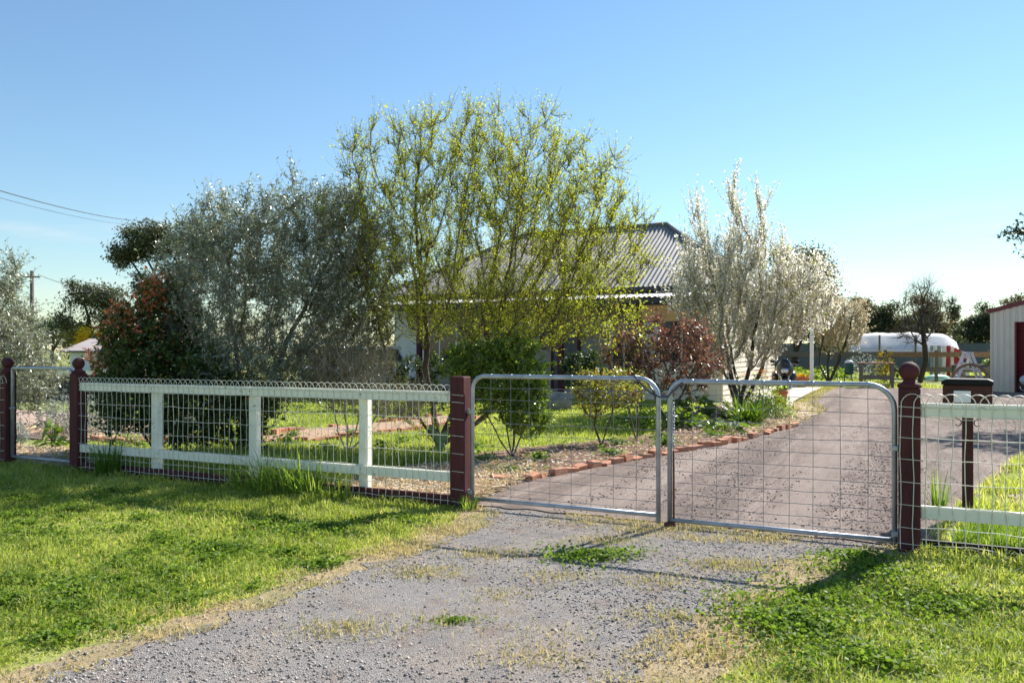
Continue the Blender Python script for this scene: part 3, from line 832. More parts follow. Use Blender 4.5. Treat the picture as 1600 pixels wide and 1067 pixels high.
# closed-in right end of the verandah, tan boards above a window
VV = 17.6
MB().box(-3.35, HU1 - .05, VV + .05, HV0 - .02, 0.0, 3.10).build('porch_core', 'cream', hs)
boards(-3.4, HU1, VV + .049, 'u', -1, 2.45, 4, 'tan')
boards(-3.4, HU1, VV + .049, 'u', -1, 0.02, 7, 'cream')
boards(-3.4, -2.9, VV + .049, 'u', -1, 1.18, 7, 'paleboard')
boards(-1.35, HU1, VV + .049, 'u', -1, 1.18, 7, 'cream')
boards(VV, HV0 - .05, HU1 - .049, 'v', 1, 0.02, 18, 'cream')
wnd = MB().box(-2.88, -1.37, VV - .01, VV + .045, 1.19, 2.44).build('window', 'darkglass', hs)
for a, b in ((-2.9, -2.83), (-2.16, -2.10), (-1.42, -1.35)):
    MB().box(a, b, VV - .035, VV - .012, 1.18, 2.45).build('window_frame', 'white_panel', wnd)
MB().box(-2.9, -1.35, VV - .05, VV - .036, 1.13, 1.19).build('sill', 'white_panel', wnd)
# verandah roof, posts, fascia
vsl = math.hypot(2.05, .26)
corrugated(hs, 'verandah_sheet', 'roof_light', (HU0 - .2, VV - .12, 3.22), (1, 0, 0), (0, 2.05, .26), lambda x: (0, vsl), HU1 + .25 - (HU0 - .2), amp=.02)
MB().box(HU0 - .2, HU1 + .05, VV - .10, VV - .05, 3.02, 3.185).build('verandah_fascia', 'fascia', hs)
MB().box(HU0, HU1, VV + .0, VV + .04, 2.96, 3.13).build('verandah_beam', 'fascia', hs)
for u in (-6.15, -8.9, -11.6, -13.9, -3.55):
    MB().box(u - .085, u + .085, VV - .03, VV + .14, 0.0, 2.95).build('verandah_post', 'maroon', hs, bevel=.01)
MB().box(HU0, -3.42, VV - .1, HV0, 0.0, 0.20).build('verandah_floor', 'concrete', hs)
# door and windows on the front wall
dr = MB().box(-7.2, -6.3, HV0 - .035, HV0 + .02, 0.21, 2.35).build('front_door', 'doordark', hs)
MB().box(-7.3, -7.2, HV0 - .05, HV0 + .02, 0.21, 2.45).build('door_frame', 'maroon', dr)
MB().box(-6.3, -6.2, HV0 - .05, HV0 + .02, 0.21, 2.45).build('door_frame', 'maroon', dr)
MB().ball((-6.4, HV0 - .07, 1.2), .03, 8, 6).build('door_knob', 'chrome', dr)
for a, b in ((-5.0, -4.2), (-9.8, -8.5), (-12.6, -11.2)):
    wd = MB().box(a, b, HV0 - .03, HV0 + .02, 0.95, 2.5).build('window', 'darkglass', hs)
    MB().box(a - .08, a, HV0 - .05, HV0 + .01, 0.9, 2.58).build('window_frame', 'white_panel', wd)
    MB().box(b, b + .08, HV0 - .05, HV0 + .01, 0.9, 2.58).build('window_frame', 'white_panel', wd)
    MB().box((a + b) / 2 - .025, (a + b) / 2 + .025, HV0 - .04, HV0 - .031, 0.95, 2.5).build('window_frame', 'white_panel', wd)
# carport end on the right wall
MB().box(0.50, 0.64, 29.2, 29.34, 0.05, 2.75).build('side_post', 'white_panel', hs, bevel=.01)
MB().beam((0.57, 29.27, 2.82), (-0.9, 29.27, 3.0), .09, .14).build('side_beam', 'white_panel', hs)
for i in range(3):
    MB().beam((0.95 - .13 * i, 29.5 - .4 * i, 2.75 + .05 * i), (-0.8, 29.5 - .4 * i, 3.3 + .05 * i), .05, .09).build('rafter', 'white_panel', hs)

# ================================================================== SHED (right edge)
sd = thing('garden_shed', 'cream ribbed metal shed with dark red roller door and red roof trim at right edge', 'shed', (18.1, 30.24, 0), R(-34))
SW, SD, SE = 6.2, 7.0, 3.05
SR = SE + SW / 2 * math.tan(R(15))
def ribbed(parent, x0, x1, z0, ztop, y, name, mat, axis='x', pitch=.20):
    n = int(round((x1 - x0) / pitch))
    for i in range(n):
        a = x0 + (x1 - x0) * i / n; b = x0 + (x1 - x0) * (i + 1) / n
        w = b - a
        prof = [(a, 0), (a + w * .30, 0), (a + w * .38, -.03), (a + w * .92, -.03), (b, 0)]
        m = MB()
        for (x, d) in prof:
            for z in (z0, ztop(x)):
                m.v.append((x, y + d, z) if axis == 'x' else (y + d, x, z))
        for j in range(len(prof) - 1):
            m.f.append((2 * j, 2 * j + 2, 2 * j + 3, 2 * j + 1))
        m.build(name, mat, parent)
gtop = lambda x: SE + min(x, SW - x) * math.tan(R(15))
ribbed(sd, 0.03, 0.80, 0, gtop, 0, 'wall_sheet', 'shedcream')
ribbed(sd, 3.62, SW - .03, 0, gtop, 0, 'wall_sheet', 'shedcream')
ribbed(sd, 0.80, 3.62, 2.62, gtop, 0, 'wall_sheet', 'shedcream')
ribbed(sd, 0.02, SD, 0, lambda x: SE, 0, 'wall_sheet', 'shedcream', axis='y', pitch=.35)
MB().box(SW - .04, SW, 0.02, SD, 0, SE).build('side_wall', 'shedcream', sd)
MB().box(0.02, SW - .04, SD - .04, SD, 0, SE).build('rear_wall', 'shedcream', sd)
for i in range(26):
    z = 0.02 + i * .1
    MB().tube([(0.82, .07, z + .05), (3.60, .07, z + .05)], .052, 8, cap=True).build('door_slat', 'shedred', sd, smooth=True)
MB().box(0.76, 0.82, -.045, .05, 0, 2.62).build('door_jamb', 'shedred', sd)
MB().box(3.60, 3.66, -.045, .05, 0, 2.62).build('door_jamb', 'shedred', sd)
MB().box(0.0, 0.03, -.035, .03, 0, SE).build('corner_flashing', 'shedcream', sd)
for s in (0, 1):
    a = (-.12, -.05, SE - .03) if s == 0 else (SW + .12, -.05, SE - .03)
    b = (SW / 2, -.05, SR + .02)
    MB().beam(a, b, .03, .16).build('barge_trim', 'shedred', sd)
    m = MB()
    a2 = Vector(a) + Vector((0, .0, .06)); b2 = Vector(b) + Vector((0, 0, .06))
    m.add([a2, b2, b2 + Vector((0, SD + .1, 0)), a2 + Vector((0, SD + .1, 0))], [(0, 1, 2, 3)]).build('roof_panel', 'shedcream', sd)

# ================================================================== BACK YARD FENCES
bf = thing('post_and_rail_fence', 'weathered timber post and rail fence across the back yard', 'fence', (12.6, 43.6, 0), R(-20))
for i in range(7):
    x = i * 2.35
    MB().box(x - .08, x + .08, 0, .14, -.1, 1.6).build('post', 'greywood', bf, bevel=.01)
for i in range(6):
    x = i * 2.35
    mt = 'brownwood' if i >= 3 else 'greywood'
    for z in (1.38, .62):
        MB().box(x + .002, x + 2.348, -.05, -.003, z - .13, z + .13).build('rail', mt if z > 1 else 'greywood', bf, bevel=.01)
sf = thing('sheet_metal_fence', 'slate grey sheet metal boundary fence behind the white shade tunnel', 'fence', (14, 60.5, 0), R(-5))
for i in range(20):
    MB().box(i * 2.4 + .03, i * 2.4 + 2.37, 0, .03, 0, 2.15).build('panel', 'slate', sf)
    MB().box(i * 2.4 - .03, i * 2.4 + .03, -.03, .06, 0, 2.2).build('post', 'slate', sf)
wf = thing('post_and_rail_fence', 'white top rail fence with dark mesh behind the left garden', 'fence', (-17.5, 24.5, 0), R(4))
for i in range(5):
    MB().box(i * 1.5 - .06, i * 1.5 + .06, 0, .1, -.1, .80).build('post', 'maroon', wf)
for i in range(4):
    MB().box(i * 1.5 + .0, i * 1.5 + 1.5, -.05, -.002, .80, .92).build('top_rail', 'white_wood', wf)
    MB().box(i * 1.5 + .06, i * 1.5 + 1.44, .02, .05, 0, .79).build('panel', 'fascia', wf)

# ================================================================== NEIGHBOUR'S HOUSE (left)
nh = thing('neighbour_house', 'low white house with faded brown roof and dark gable beyond the left garden gate', 'house', (-26.5, 48, 0), R(-4))
MB().box(0, 2.4, 0, 5, 0, 1.58).build('wall', 'bluewall', nh)
for i in range(3):
    MB().box(.8 * i + .02, .8 * i + .78, -.03, -.002, .02, 1.50).build('wall_panel', 'bluewall', nh)
m = MB(); m.add([(-.3, -.5, 1.56), (2.5, -.5, 1.56), (2.5, 2.5, 2.36), (-.3, 2.5, 2.36), (2.5, 5.4, 1.56), (-.3, 5.4, 1.56)], [(0, 1, 2, 3), (3, 2, 4, 5)])
rf = m.build('roof', 'pinkroof', nh)
MB().box(.9, 1.0, 1.9, 2.0, 2.2, 2.65).build('flue', 'white_panel', rf)
MB().box(-.3, 2.5, -.56, -.5, 1.48, 1.58).build('gutter', 'fascia', nh)
MB().add([(2.5, -.9, 1.45), (3.05, -.9, 1.45), (3.0, -.9, 1.85), (2.5, -.9, 2.30)], [(0, 1, 2, 3)]).build('gable_panel', 'fascia', nh)
MB().box(2.56, 2.80, -.94, -.91, 1.55, 1.82).build('green_emblem', 'signgreen', nh)
MB().add([(2.5, -1.0, 2.38), (2.5, 3, 2.38), (4.6, 3, 1.66), (4.6, -1.0, 1.66)], [(0, 1, 2, 3)]).build('side_roof', 'pinkroof', nh)
MB().box(3.1, 5.0, -1.2, -1.0, 1.24, 1.36).build('carport_beam', 'white_panel', nh)
MB().box(-3.5, 0, -2.0, -1.85, 1.0, 1.1).build('rail', 'white_panel', nh)

# ------------------------------------------------------------------ utility pole and wires
up = thing('utility_pole', 'grey timber power pole standing behind the left olive bush', 'pole', (-42, 70, 0), R(10))
MB().tube([(0, 0, 0), (0, 0, 8.6)], [.2, .15], 10).build('pole', 'polewood', up, smooth=True)
MB().box(-.7, .7, -.16, -.06, 8.0, 8.12).build('crossarm', 'polewood', up)
for x in (-.6, .6):
    MB().lathe([(.05, 0), (.06, .05), (.03, .1), (.04, .16)], 8, (x, -.11, 8.12)).build('insulator', 'white_panel', up)
def wire(name, a, b, sag, r, label, cat='cable'):
    a = Vector(a); b = Vector(b)
    pts = [a.lerp(b, i / 14) - Vector((0, 0, sag * 4 * (i / 14) * (1 - i / 14))) for i in range(15)]
    tag(MB().tube(pts, r, 5).build(name, 'cable', None, smooth=True), label, cat)
wire('service_cable', (-12.6, 17.0, 5.45), (-21.0, 46, 9.0), .25, .014, 'thick black overhead cable, upper of the two crossing the left sky')
wire('service_cable', (-12.6, 17.0, 5.27), (-22.2, 48, 9.1), .25, .007, 'thin grey overhead cable, lower of the two crossing the left sky')
wire('service_cable', (-41.4, 69.9, 8.25), (-30, 62, 5.6), .2, .02, 'thin black cable running from the power pole to the dark trees')

# ================================================================== TREES AND PLANTS
def ell_sample(env, n, g, shell=0.0):
    """points in a union of ellipsoids (cx,cy,cz,rx,ry,rz)"""
    env = np.array(env, float)
    vol = env[:, 3] * env[:, 4] * env[:, 5]
    k = g.choice(len(env), size=n, p=vol / vol.sum())
    d = unit(g.normal(size=(n, 3)))
    r = g.random(n) ** (1 / 3)
    if shell: r = shell + (1 - shell) * r
    return env[k, :3] + d * r[:, None] * env[k, 3:6]

def colonize(att, start, step, kill, g, up=0.15, jit=0.12, iters=160):
    """space colonisation: returns node positions and parents"""
    P = [np.array(p, float) for p in start[0]]
    par = list(start[1])
    att = att.copy()
    arr = np.array(P)
    D = np.linalg.norm(att[:, None] - arr[None], axis=2)
    near = D.argmin(1); nd = D.min(1)
    childdirs = {}
    for it in range(iters):
        if len(att) == 0: break
        arr = np.array(P)
        acc = np.zeros((len(P), 3)); 
        dv = att - arr[near]
        dv /= np.maximum(np.linalg.norm(dv, axis=1, keepdims=True), 1e-6)
        np.add.at(acc, near, dv)
        idx = np.unique(near)
        newp = []; newpar = []
        for i in idx:
            d = acc[i]; l = np.linalg.norm(d)
            if l < 1e-6: d = g.normal(size=3); l = np.linalg.norm(d)
            d = d / l + g.normal(size=3) * jit + np.array([0, 0, up])
            d /= np.linalg.norm(d)
            dup = False
            for q in childdirs.get(int(i), []):
                if q @ d > 0.96: dup = True
            if dup:
                continue
            childdirs.setdefault(int(i), []).append(d)
            newp.append(arr[i] + d * step); newpar.append(int(i))
        if not newp:
            keep = nd > np.median(nd)
            if keep.sum() == len(att) or not keep.any(): break
            att = att[keep]; near = near[keep]; nd = nd[keep]
            continue
        base = len(P)
        P += newp; par += newpar
        nw = np.array(newp)
        D = np.linalg.norm(att[:, None] - nw[None], axis=2)
        a = D.argmin(1); m = D.min(1)
        b = m < nd
        near = np.where(b, a + base, near); nd = np.where(b, m, nd)
        keep = nd > kill
        att = att[keep]; near = near[keep]; nd = nd[keep]
    return np.array(P), np.array(par)

def radii(P, par, R0, ex=2.3, rmin=0.004):
    n = len(P)
    acc = np.zeros(n); kids = np.bincount(par[par >= 0], minlength=n)
    for i in range(n - 1, -1, -1):
        if kids[i] == 0: acc[i] = 1.0
        if par[i] >= 0: acc[par[i]] += acc[i]
    r = acc ** (1 / ex)
    root = r[0] if par[0] < 0 else r.max()
    return np.maximum(R0 * r / r.max(), rmin), kids

def chains(P, par, r):
    kids = {}
    for i, p in enumerate(par):
        if p >= 0: kids.setdefault(int(p), []).append(i)
    out = []
    stack = [(i, None) for i in range(len(P)) if par[i] < 0]
    while stack:
        i, pr = stack.pop()
        ch = [pr] if pr is not None else []
        while True:
            ch.append(i)
            ks = kids.get(i, [])
            if not ks: break
            ks = sorted(ks, key=lambda q: -r[q])
            for q in ks[1:]: stack.append((q, i))
            i = ks[0]
        if len(ch) > 1: out.append(ch)
    return out

def shoots_mesh(S, D, Ln, r0, g, bend=0.25, up=0.2, nseg=2):
    """thin three-sided twigs; returns verts, quads and the polyline points (n, nseg+1, 3)"""
    n = len(S)
    pts = [S]; d = D.copy()
    for i in range(nseg):
        d = unit(d + g.normal(size=(n, 3)) * bend * .6 + np.array([0, 0, up]) * .5)
        pts.append(pts[-1] + d * (Ln / nseg)[:, None])
    pts = np.stack(pts, 1)
    side = unit(np.cross(D, g.normal(size=(n, 3)))); s2 = np.cross(unit(D), side)
    V = []
    for i in range(nseg + 1):
        rr = (r0 * (1 - .75 * i / nseg))[:, None]
        for a in (0, 2.094, 4.189):
            V.append(pts[:, i] + (side * math.cos(a) + s2 * math.sin(a)) * rr)
    V = np.stack(V, 1)
    F = []
    for i in range(nseg):
        for j in range(3):
            F.append([i * 3 + j, i * 3 + (j + 1) % 3, (i + 1) * 3 + (j + 1) % 3, (i + 1) * 3 + j])
    F = np.array(F)[None] + (np.arange(n) * V.shape[1])[:, None, None]
    return V.reshape(-1, 3), F.reshape(-1, 4), pts

def leaf_quads(P, D, Ls, Wd, g, fold=0.15, droop=0.1, bias=0.9):
    n = len(P)
    D = unit(D)
    sd = unit(np.cross(D, g.normal(size=(n, 3)) + np.array([.25, .2, .75]) * bias))
    nn = np.cross(D, sd)
    mid = P + D * (Ls * .42)[:, None]
    tip = P + D * Ls[:, None] - np.array([0, 0, 1.0]) * (Ls * droop)[:, None]
    a = mid + sd * (Wd * .5)[:, None] + nn * (Wd * fold)[:, None]
    b = mid - sd * (Wd * .5)[:, None] + nn * (Wd * fold)[:, None]
    V = np.stack([P, a, tip, b], 1)
    F = np.arange(n)[:, None] * 4 + np.array([0, 1, 2, 3])[None]
    return V.reshape(-1, 3), F

def along(pts, n, g, t0=0.15, t1=1.0):
    """n random points per twig polyline -> positions, directions"""
    m, k, _ = pts.shape
    t = t0 + (t1 - t0) * g.random((m, n))
    x = t * (k - 1); i = np.minimum(x.astype(int), k - 2); f = (x - i)[..., None]
    rows = np.arange(m)[:, None]
    a = pts[rows, i]; b = pts[rows, i + 1]
    return (a + (b - a) * f).reshape(-1, 3), unit((b - a).reshape(-1, 3)), t.reshape(-1)

def plant(name, label, cat, base, env, n_att, step, R0, mats, seed, stems=(), shoots=1500, shoot_len=(.2, .45), shoot_r=.004, per=8, leaf=(.05, .015), leafmat='olive',
          spread=0.8, lup=0.15, up=0.15, jit=.12, kill=None, thr=None, var_fn=None, group=None, extra=None, shell=0.25, tw_up=.3, droop=.1, rmin=.004, sides=7, shoot_rand=.7, tmax=1.0, ex=2.0):
    """woody plant: trunk and limbs grown into the crown's volume, twigs on the fine wood, leaves on the twigs"""
    g = np.random.default_rng(seed)
    base = np.array(base, float)
    t = thing(name, label, cat, tuple(base), 0, group)
    att = ell_sample(env, n_att, g, shell) - base
    att = att[att[:, 2] > .03]
    P0 = [np.zeros(3)]; par0 = [-1]
    for (dx, dy, dz, ln) in (stems or [(0, 0, 1, .6)]):
        d = np.array([dx, dy, dz], float); d /= np.linalg.norm(d)
        k = max(1, int(ln / step)); prev = 0
        p = np.zeros(3)
        for i in range(k):
            d = d + g.normal(size=3) * .07; d /= np.linalg.norm(d)
            p = p + d * step
            P0.append(p.copy()); par0.append(prev); prev = len(P0) - 1
    P, par = colonize(att, (P0, par0), step, kill or step * 1.1, g, up, jit)
    r, kids = radii(P, par, R0, ex, rmin=rmin)
    thr = thr or R0 * .16
    tr = MB(); tw = MB()
    for ch in chains(P, par, r):
        rs = [min(r[i], r[ch[1]]) for i in ch]
        big = rs[0] > thr
        if big:
            rs2 = list(rs)
            tr.tube([P[i] for i in ch], rs2, sides, cap=False)
        else:
            tw.tube([P[i] for i in ch], rs, 4, cap=False)
    bark, twm = mats
    tr.v[:] = tr.v
    tr.build('trunk', bark, t, smooth=True)
    if tw.v: tw.build('branches', twm, t, smooth=True, kind='stuff')
    # twigs
    fine = np.where(r < max(thr * 1.2, rmin * 1.6))[0]
    fine = fine[fine > 0]
    if len(fine) < 10: fine = np.arange(1, len(P))
    wts = np.ones(len(fine)); wts[kids[fine] == 0] = 2.2
    pick = g.choice(fine, size=shoots, p=wts / wts.sum())
    bd = unit(P[pick] - P[par[pick]])
    D = unit(bd * .8 + g.normal(size=(shoots, 3)) * shoot_rand + np.array([0, 0, tw_up]))
    Ln = g.uniform(shoot_len[0], shoot_len[1], shoots)
    S = P[pick] + (P[par[pick]] - P[pick]) * g.random((shoots, 1))
    V, F, pts = shoots_mesh(S, D, Ln, np.full(shoots, shoot_r), g, up=lup)
    npmesh('twigs', V, F, twm, t, kind='stuff')
    LP, LD, tt = along(pts, per, g, .1, tmax)
    keep = g.random(len(LP)) < .92
    LP, LD, tt = LP[keep], LD[keep], tt[keep]
    n = len(LP)
    dirs = unit(LD * (1 - spread) + unit(g.normal(size=(n, 3))) * spread + np.array([0, 0, .12]))
    sc = g.uniform(.65, 1.25, n)
    V, F = leaf_quads(LP, dirs, leaf[0] * sc, leaf[1] * sc * g.uniform(.8, 1.2, n), g, droop=droop)
    var = np.clip(g.normal(.5, .22, n), 0, 1) if var_fn is None else np.clip(var_fn(LP + base, tt, g), 0, 1)
    npmesh('crown', V, F, leafmat, t, np.repeat(var, 4), kind='stuff')
    if extra:
        for (nm, mt, pr, sz, wd) in extra:
            BP, BD, bt = along(pts, pr, g, .0, 1.0)
            n = len(BP)
            BP = BP + g.normal(size=(n, 3)) * sz * .4
            dirs = unit(g.normal(size=(n, 3)))
            sc = g.uniform(.6, 1.25, n)
            V, F = leaf_quads(BP, dirs, sz * sc, wd * sc, g)
            npmesh(nm, V, F, mt, t, np.repeat(g.random(n), 4), kind='stuff')
    return t

# --- the pale green almond in the middle
AX, AY = -1.15, 12.6
plant('almond_tree', 'tall spreading tree with sparse fresh yellow-green leaves in the middle of the garden', 'tree', (AX, AY, 0),
      [(-.35, 12.7, 3.1, 2.25, 1.9, 1.75), (-1.0, 12.6, 4.35, 1.15, 1.2, .98), (.1, 12.6, 4.35, 1.1, 1.1, 1.0), (1.0, 12.6, 3.95, .95, 1, .95), (1.55, 12.4, 3.05, .75, .9, .8), (1.25, 12.0, 2.0, .9, .9, .55), (-.4, 12.3, 2.0, 1.5, .8, .6), (-2.35, 12.2, 3.6, .7, .8, .85), (-2.0, 12.2, 4.15, .75, .8, .8), (-1.6, 12.1, 2.3, 1.0, .8, .8), (.3, 12.0, 1.9, 1.3, .9, .6)],
      2100, .12, .095, ('bark', 'bark'), 21,
      stems=[(-.55, 0, 1, 1.1), (-.15, .2, 1, 1.3), (.45, -.1, 1, 1.3), (.95, -.2, .8, 1.2), (.15, .5, 1, 1.2), (-.9, .1, .7, .9), (.5, .5, 1, 1)],
      shoots=12000, shoot_len=(.14, .50), shoot_r=.0034, per=9, leaf=(.044, .0165), leafmat='almond', tw_up=.75, lup=.45, up=.25, shell=.12, thr=.022, rmin=.0045, shoot_rand=.48, ex=1.85)
# --- silver olive on the left
OX, OY = -4.14, 12.1
plant('olive_tree', 'big bushy silver-grey olive tree behind the cream fence', 'tree', (OX, OY, 0),
      [(-3.7, 12.4, 2.1, 1.75, 1.3, 1.45), (-3.3, 12.3, 3.1, 1.3, 1.1, .9), (-4.9, 12.5, 2.35, .8, .8, .85), (-2.6, 12.5, 2.7, .75, .9, 1.25), (-4.5, 12.3, 3.1, .75, .7, .75), (-3.9, 12.2, 1.1, 1.3, 1.1, .6), (-2.5, 12.4, 1.6, .7, .8, .9), (-2.15, 12.5, 2.9, .55, .8, .9), (-3.2, 12.3, 3.75, .35, .4, .5), (-2.6, 12.4, 3.7, .4, .4, .5), (-4.1, 12.3, 3.55, .4, .4, .4)],
      1700, .14, .085, ('bark_pale', 'bark_pale'), 22, stems=[(.05, 0, 1, .8), (.4, .1, 1, .9), (-.5, .1, 1, .8), (.1, .5, 1, .8)],
      shoots=8800, shoot_len=(.16, .50), shoot_r=.0035, per=14, leaf=(.062, .017), leafmat='olive', tw_up=.5, lup=.3, shell=.3, thr=.018, rmin=.004)
plant('olive_bush', 'grey-green olive bush cut off by the left edge of the photo', 'bush', (-9.6, 14.4, 0),
      [(-9.5, 14.3, 1.5, 1.0, 1.0, 1.2), (-9.15, 14.3, 2.75, .32, .5, .5), (-8.6, 14.2, 1.1, .5, .6, .75), (-10.2, 14.3, 2.7, .8, .7, .7)],
      700, .14, .07, ('bark_pale', 'bark_pale'), 23, shoots=3600, shoot_len=(.16, .5), per=14, leaf=(.07, .0175), leafmat='olive', tw_up=.4, shell=.3)
# --- photinia between them
def redtips(LP, tt, g):
    h = np.clip((LP[:, 2] - 1.5) / .7, 0, 1) * np.clip((-4.75 - LP[:, 0]) / .5, .1, 1)
    out = g.random(len(LP)) < (.02 + .6 * h) * np.clip(tt * 1.4, .2, 1)
    return np.where(out, g.uniform(.8, 1, len(LP)), g.uniform(0, .76, len(LP)))
plant('photinia_shrub', 'dark green shrub with red new leaves beside the olive tree', 'shrub', (-5.35, 12.0, 0),
      [(-5.3, 11.9, 1.2, .72, .7, 1.0), (-5.15, 11.9, 2.1, .45, .45, .42), (-5.65, 11.8, 1.75, .38, .45, .42), (-5.75, 11.8, 1.1, .35, .4, .5), (-4.9, 11.7, .85, .7, .5, .75), (-4.4, 11.5, .75, .6, .45, .7), (-5.75, 11.8, .75, .4, .4, .6), (-3.9, 11.5, .6, .5, .4, .5)],
      700, .12, .045, ('bark_dark', 'bark_dark'), 24, stems=[(0, 0, 1, .5), (.5, 0, 1, .5), (-.5, 0, 1, .5)],
      shoots=2700, shoot_len=(.15, .38), per=9, leaf=(.085, .038), leafmat='photinia', tw_up=.5, var_fn=redtips, shell=.35)
plant('prunus_shrub', 'small dark red-leaved shrub in front of the neighbour house', 'shrub', (-8.6, 17.0, 0),
      [(-8.55, 17, 1.3, .5, .4, .35)], 120, .13, .025, ('bark_dark', 'bark_dark'), 224, stems=[(0, 0, 1, .8)],
      shoots=160, shoot_len=(.12, .3), per=6, leaf=(.09, .04), leafmat='purpleleaf', tw_up=.3)
# --- white plum blossom on the right
def greener(LP, tt, g):
    return g.random(len(LP))
plant('plum_tree', 'upright white-blossomed plum tree at the corner of the house', 'tree', (5.75, 20.3, 0),
      [(5.7, 20.4, 2.8, 1.8, 1.4, 1.6), (7.3, 20.4, 2.45, .95, 1.0, .95), (5.7, 20.2, 1.5, 1.2, 1.0, .7), (4.72, 20.3, 4.1, .42, .5, 1.15), (5.55, 20.3, 4.7, .36, .4, 1.2), (6.2, 20.3, 4.5, .3, .4, 1.0), (6.75, 20.3, 3.7, .25, .3, .6), (7.9, 20.3, 3.1, .35, .5, .6), (4.7, 20.3, 2.6, .55, .8, 1.2)],
      760, .17, .11, ('bark_dark', 'bark_pale'), 25, stems=[(-.6, 0, 1, 1.0), (-.2, -.2, 1, 1.1), (.3, 0, 1, 1.1), (.75, .2, 1, 1.1), (0, .5, 1, 1.0)],
      shoots=3000, shoot_len=(.4, 1.0), shoot_r=.005, per=6, leaf=(.05, .024), leafmat='plumleaf', tw_up=1.5, lup=.8, up=.45, shell=.05, thr=.03, rmin=.007, shoot_rand=.36, ex=1.9,
      extra=[('blossom', 'blossom', 14, .048, .045), ('spent_blossom', 'creamblossom', 5, .045, .04)])
# --- purple-leaved shrub
def purple(LP, tt, g):
    v = g.uniform(0, .72, len(LP))
    yel = (g.random(len(LP)) < np.clip((3.2 - LP[:, 0]) * .3 + np.clip(1.3 - LP[:, 2], 0, 1) * .4, .06, .6))
    return np.where(yel, g.uniform(.75, 1, len(LP)), v)
plant('purple_leaf_shrub', 'bushy shrub with glossy dark red and bronze leaves behind the meeting of the gates', 'shrub', (3.2, 16.4, 0),
      [(3.4, 16.4, 1.25, .85, .8, .7), (2.5, 16.5, 1.4, .6, .7, .6), (3.0, 16.5, 1.95, .35, .4, .35), (3.6, 16.4, 1.8, .45, .5, .35), (4.0, 16.4, 1.3, .35, .5, .45)],
      560, .13, .045, ('bark', 'bark'), 26, stems=[(-.5, 0, 1, .6), (0, .2, 1, .6), (.5, 0, 1, .6), (.9, 0, 1, .5)],
      shoots=1000, shoot_len=(.14, .42), per=9, leaf=(.060, .036), leafmat='purpleleaf', tw_up=.4, var_fn=purple, shell=.3, shoot_r=.005)
plant('rose_bush', 'leggy rose bush with sparse reddish green leaves behind the left driveway gate', 'bush', (1.42, 12.7, 0),
      [(1.35, 12.7, .75, .38, .35, .4), (1.2, 12.7, 1.0, .25, .25, .2), (1.75, 12.7, .8, .25, .25, .25)],
      130, .09, .022, ('bark', 'bark'), 27, stems=[(-.25, 0, 1, .4), (.25, 0, 1, .35)],
      shoots=380, shoot_len=(.10, .26), per=7, leaf=(.05, .030), leafmat='rose', tw_up=.4, shoot_r=.003)
plant('rose_bush', 'second low rose bush with pinkish new leaves nearer the purple shrub', 'bush', (2.05, 13.2, 0),
      [(2.0, 13.2, .85, .3, .3, .3), (1.8, 13.2, 1.05, .2, .2, .18)],
      100, .09, .018, ('bark', 'bark'), 127, stems=[(-.2, 0, 1, .4), (.2, 0, 1, .4)],
      shoots=170, shoot_len=(.10, .22), per=6, leaf=(.05, .030), leafmat='rose', tw_up=.4, shoot_r=.003)
plant('green_shrub', 'glossy green vase-shaped shrub right behind the left driveway gate', 'shrub', (0.0, 11.36, 0),
      [(-.02, 11.4, .98, .58, .5, .58), (-.5, 11.5, 1.3, .48, .45, .28), (.2, 11.4, .65, .38, .4, .4), (0, 11.4, 1.5, .42, .35, .22), (-.75, 11.6, 1.35, .2, .25, .15)],
      420, .085, .022, ('bark', 'bark'), 28, stems=[(-.6, 0, 1, .35), (-.2, .2, 1, .4), (.2, 0, 1, .4), (.6, .1, 1, .35), (0, -.3, 1, .35)],
      shoots=2300, shoot_len=(.08, .24), per=9, leaf=(.050, .029), leafmat='greenshrub', tw_up=.3, shell=.3, shoot_r=.003)
plant('bare_shrub', 'bare twiggy pale shrub behind the cream fence', 'shrub', (-2.45, 11.9, 0),
      [(-2.4, 11.9, 1.0, .65, .5, .5), (-2.7, 11.9, 1.35, .35, .35, .3), (-2.1, 11.9, 1.25, .4, .35, .3), (-1.7, 11.8, .7, .5, .4, .3)],
      420, .09, .026, ('twig_pale', 'twig_pale'), 29, stems=[(-.4, 0, 1, .4), (0, 0, 1, .4), (.5, 0, 1, .4), (.9, 0, .8, .4)],
      shoots=1700, shoot_len=(.15, .5), per=2, leaf=(.025, .012), leafmat='rose', tw_up=.7, lup=.4, shoot_r=.0042, shell=.1)
plant('dark_camellia', 'dark leafy shrub against the front verandah', 'shrub', (1.9, 21.6, 0),
      [(1.95, 21.6, .95, .55, .5, .6)], 160, .14, .035, ('bark_dark', 'bark_dark'), 31, shoots=380, shoot_len=(.12, .3), per=8, leaf=(.10, .045), leafmat='darkleaf', tw_up=.3)
plant('hedge_shrub', 'low dark shrub under the almond tree by the verandah', 'shrub', (-2.0, 20.5, 0),
      [(-2.0, 20.5, .7, 1.4, .5, .75), (-3.6, 20.7, .7, 1.0, .5, .75), (-.3, 20.6, .6, .8, .5, .6)], 260, .16, .04, ('bark_dark', 'bark_dark'), 32, shoots=1100, shoot_len=(.12, .3), per=8, leaf=(.09, .04), leafmat='darkleaf', tw_up=.3)
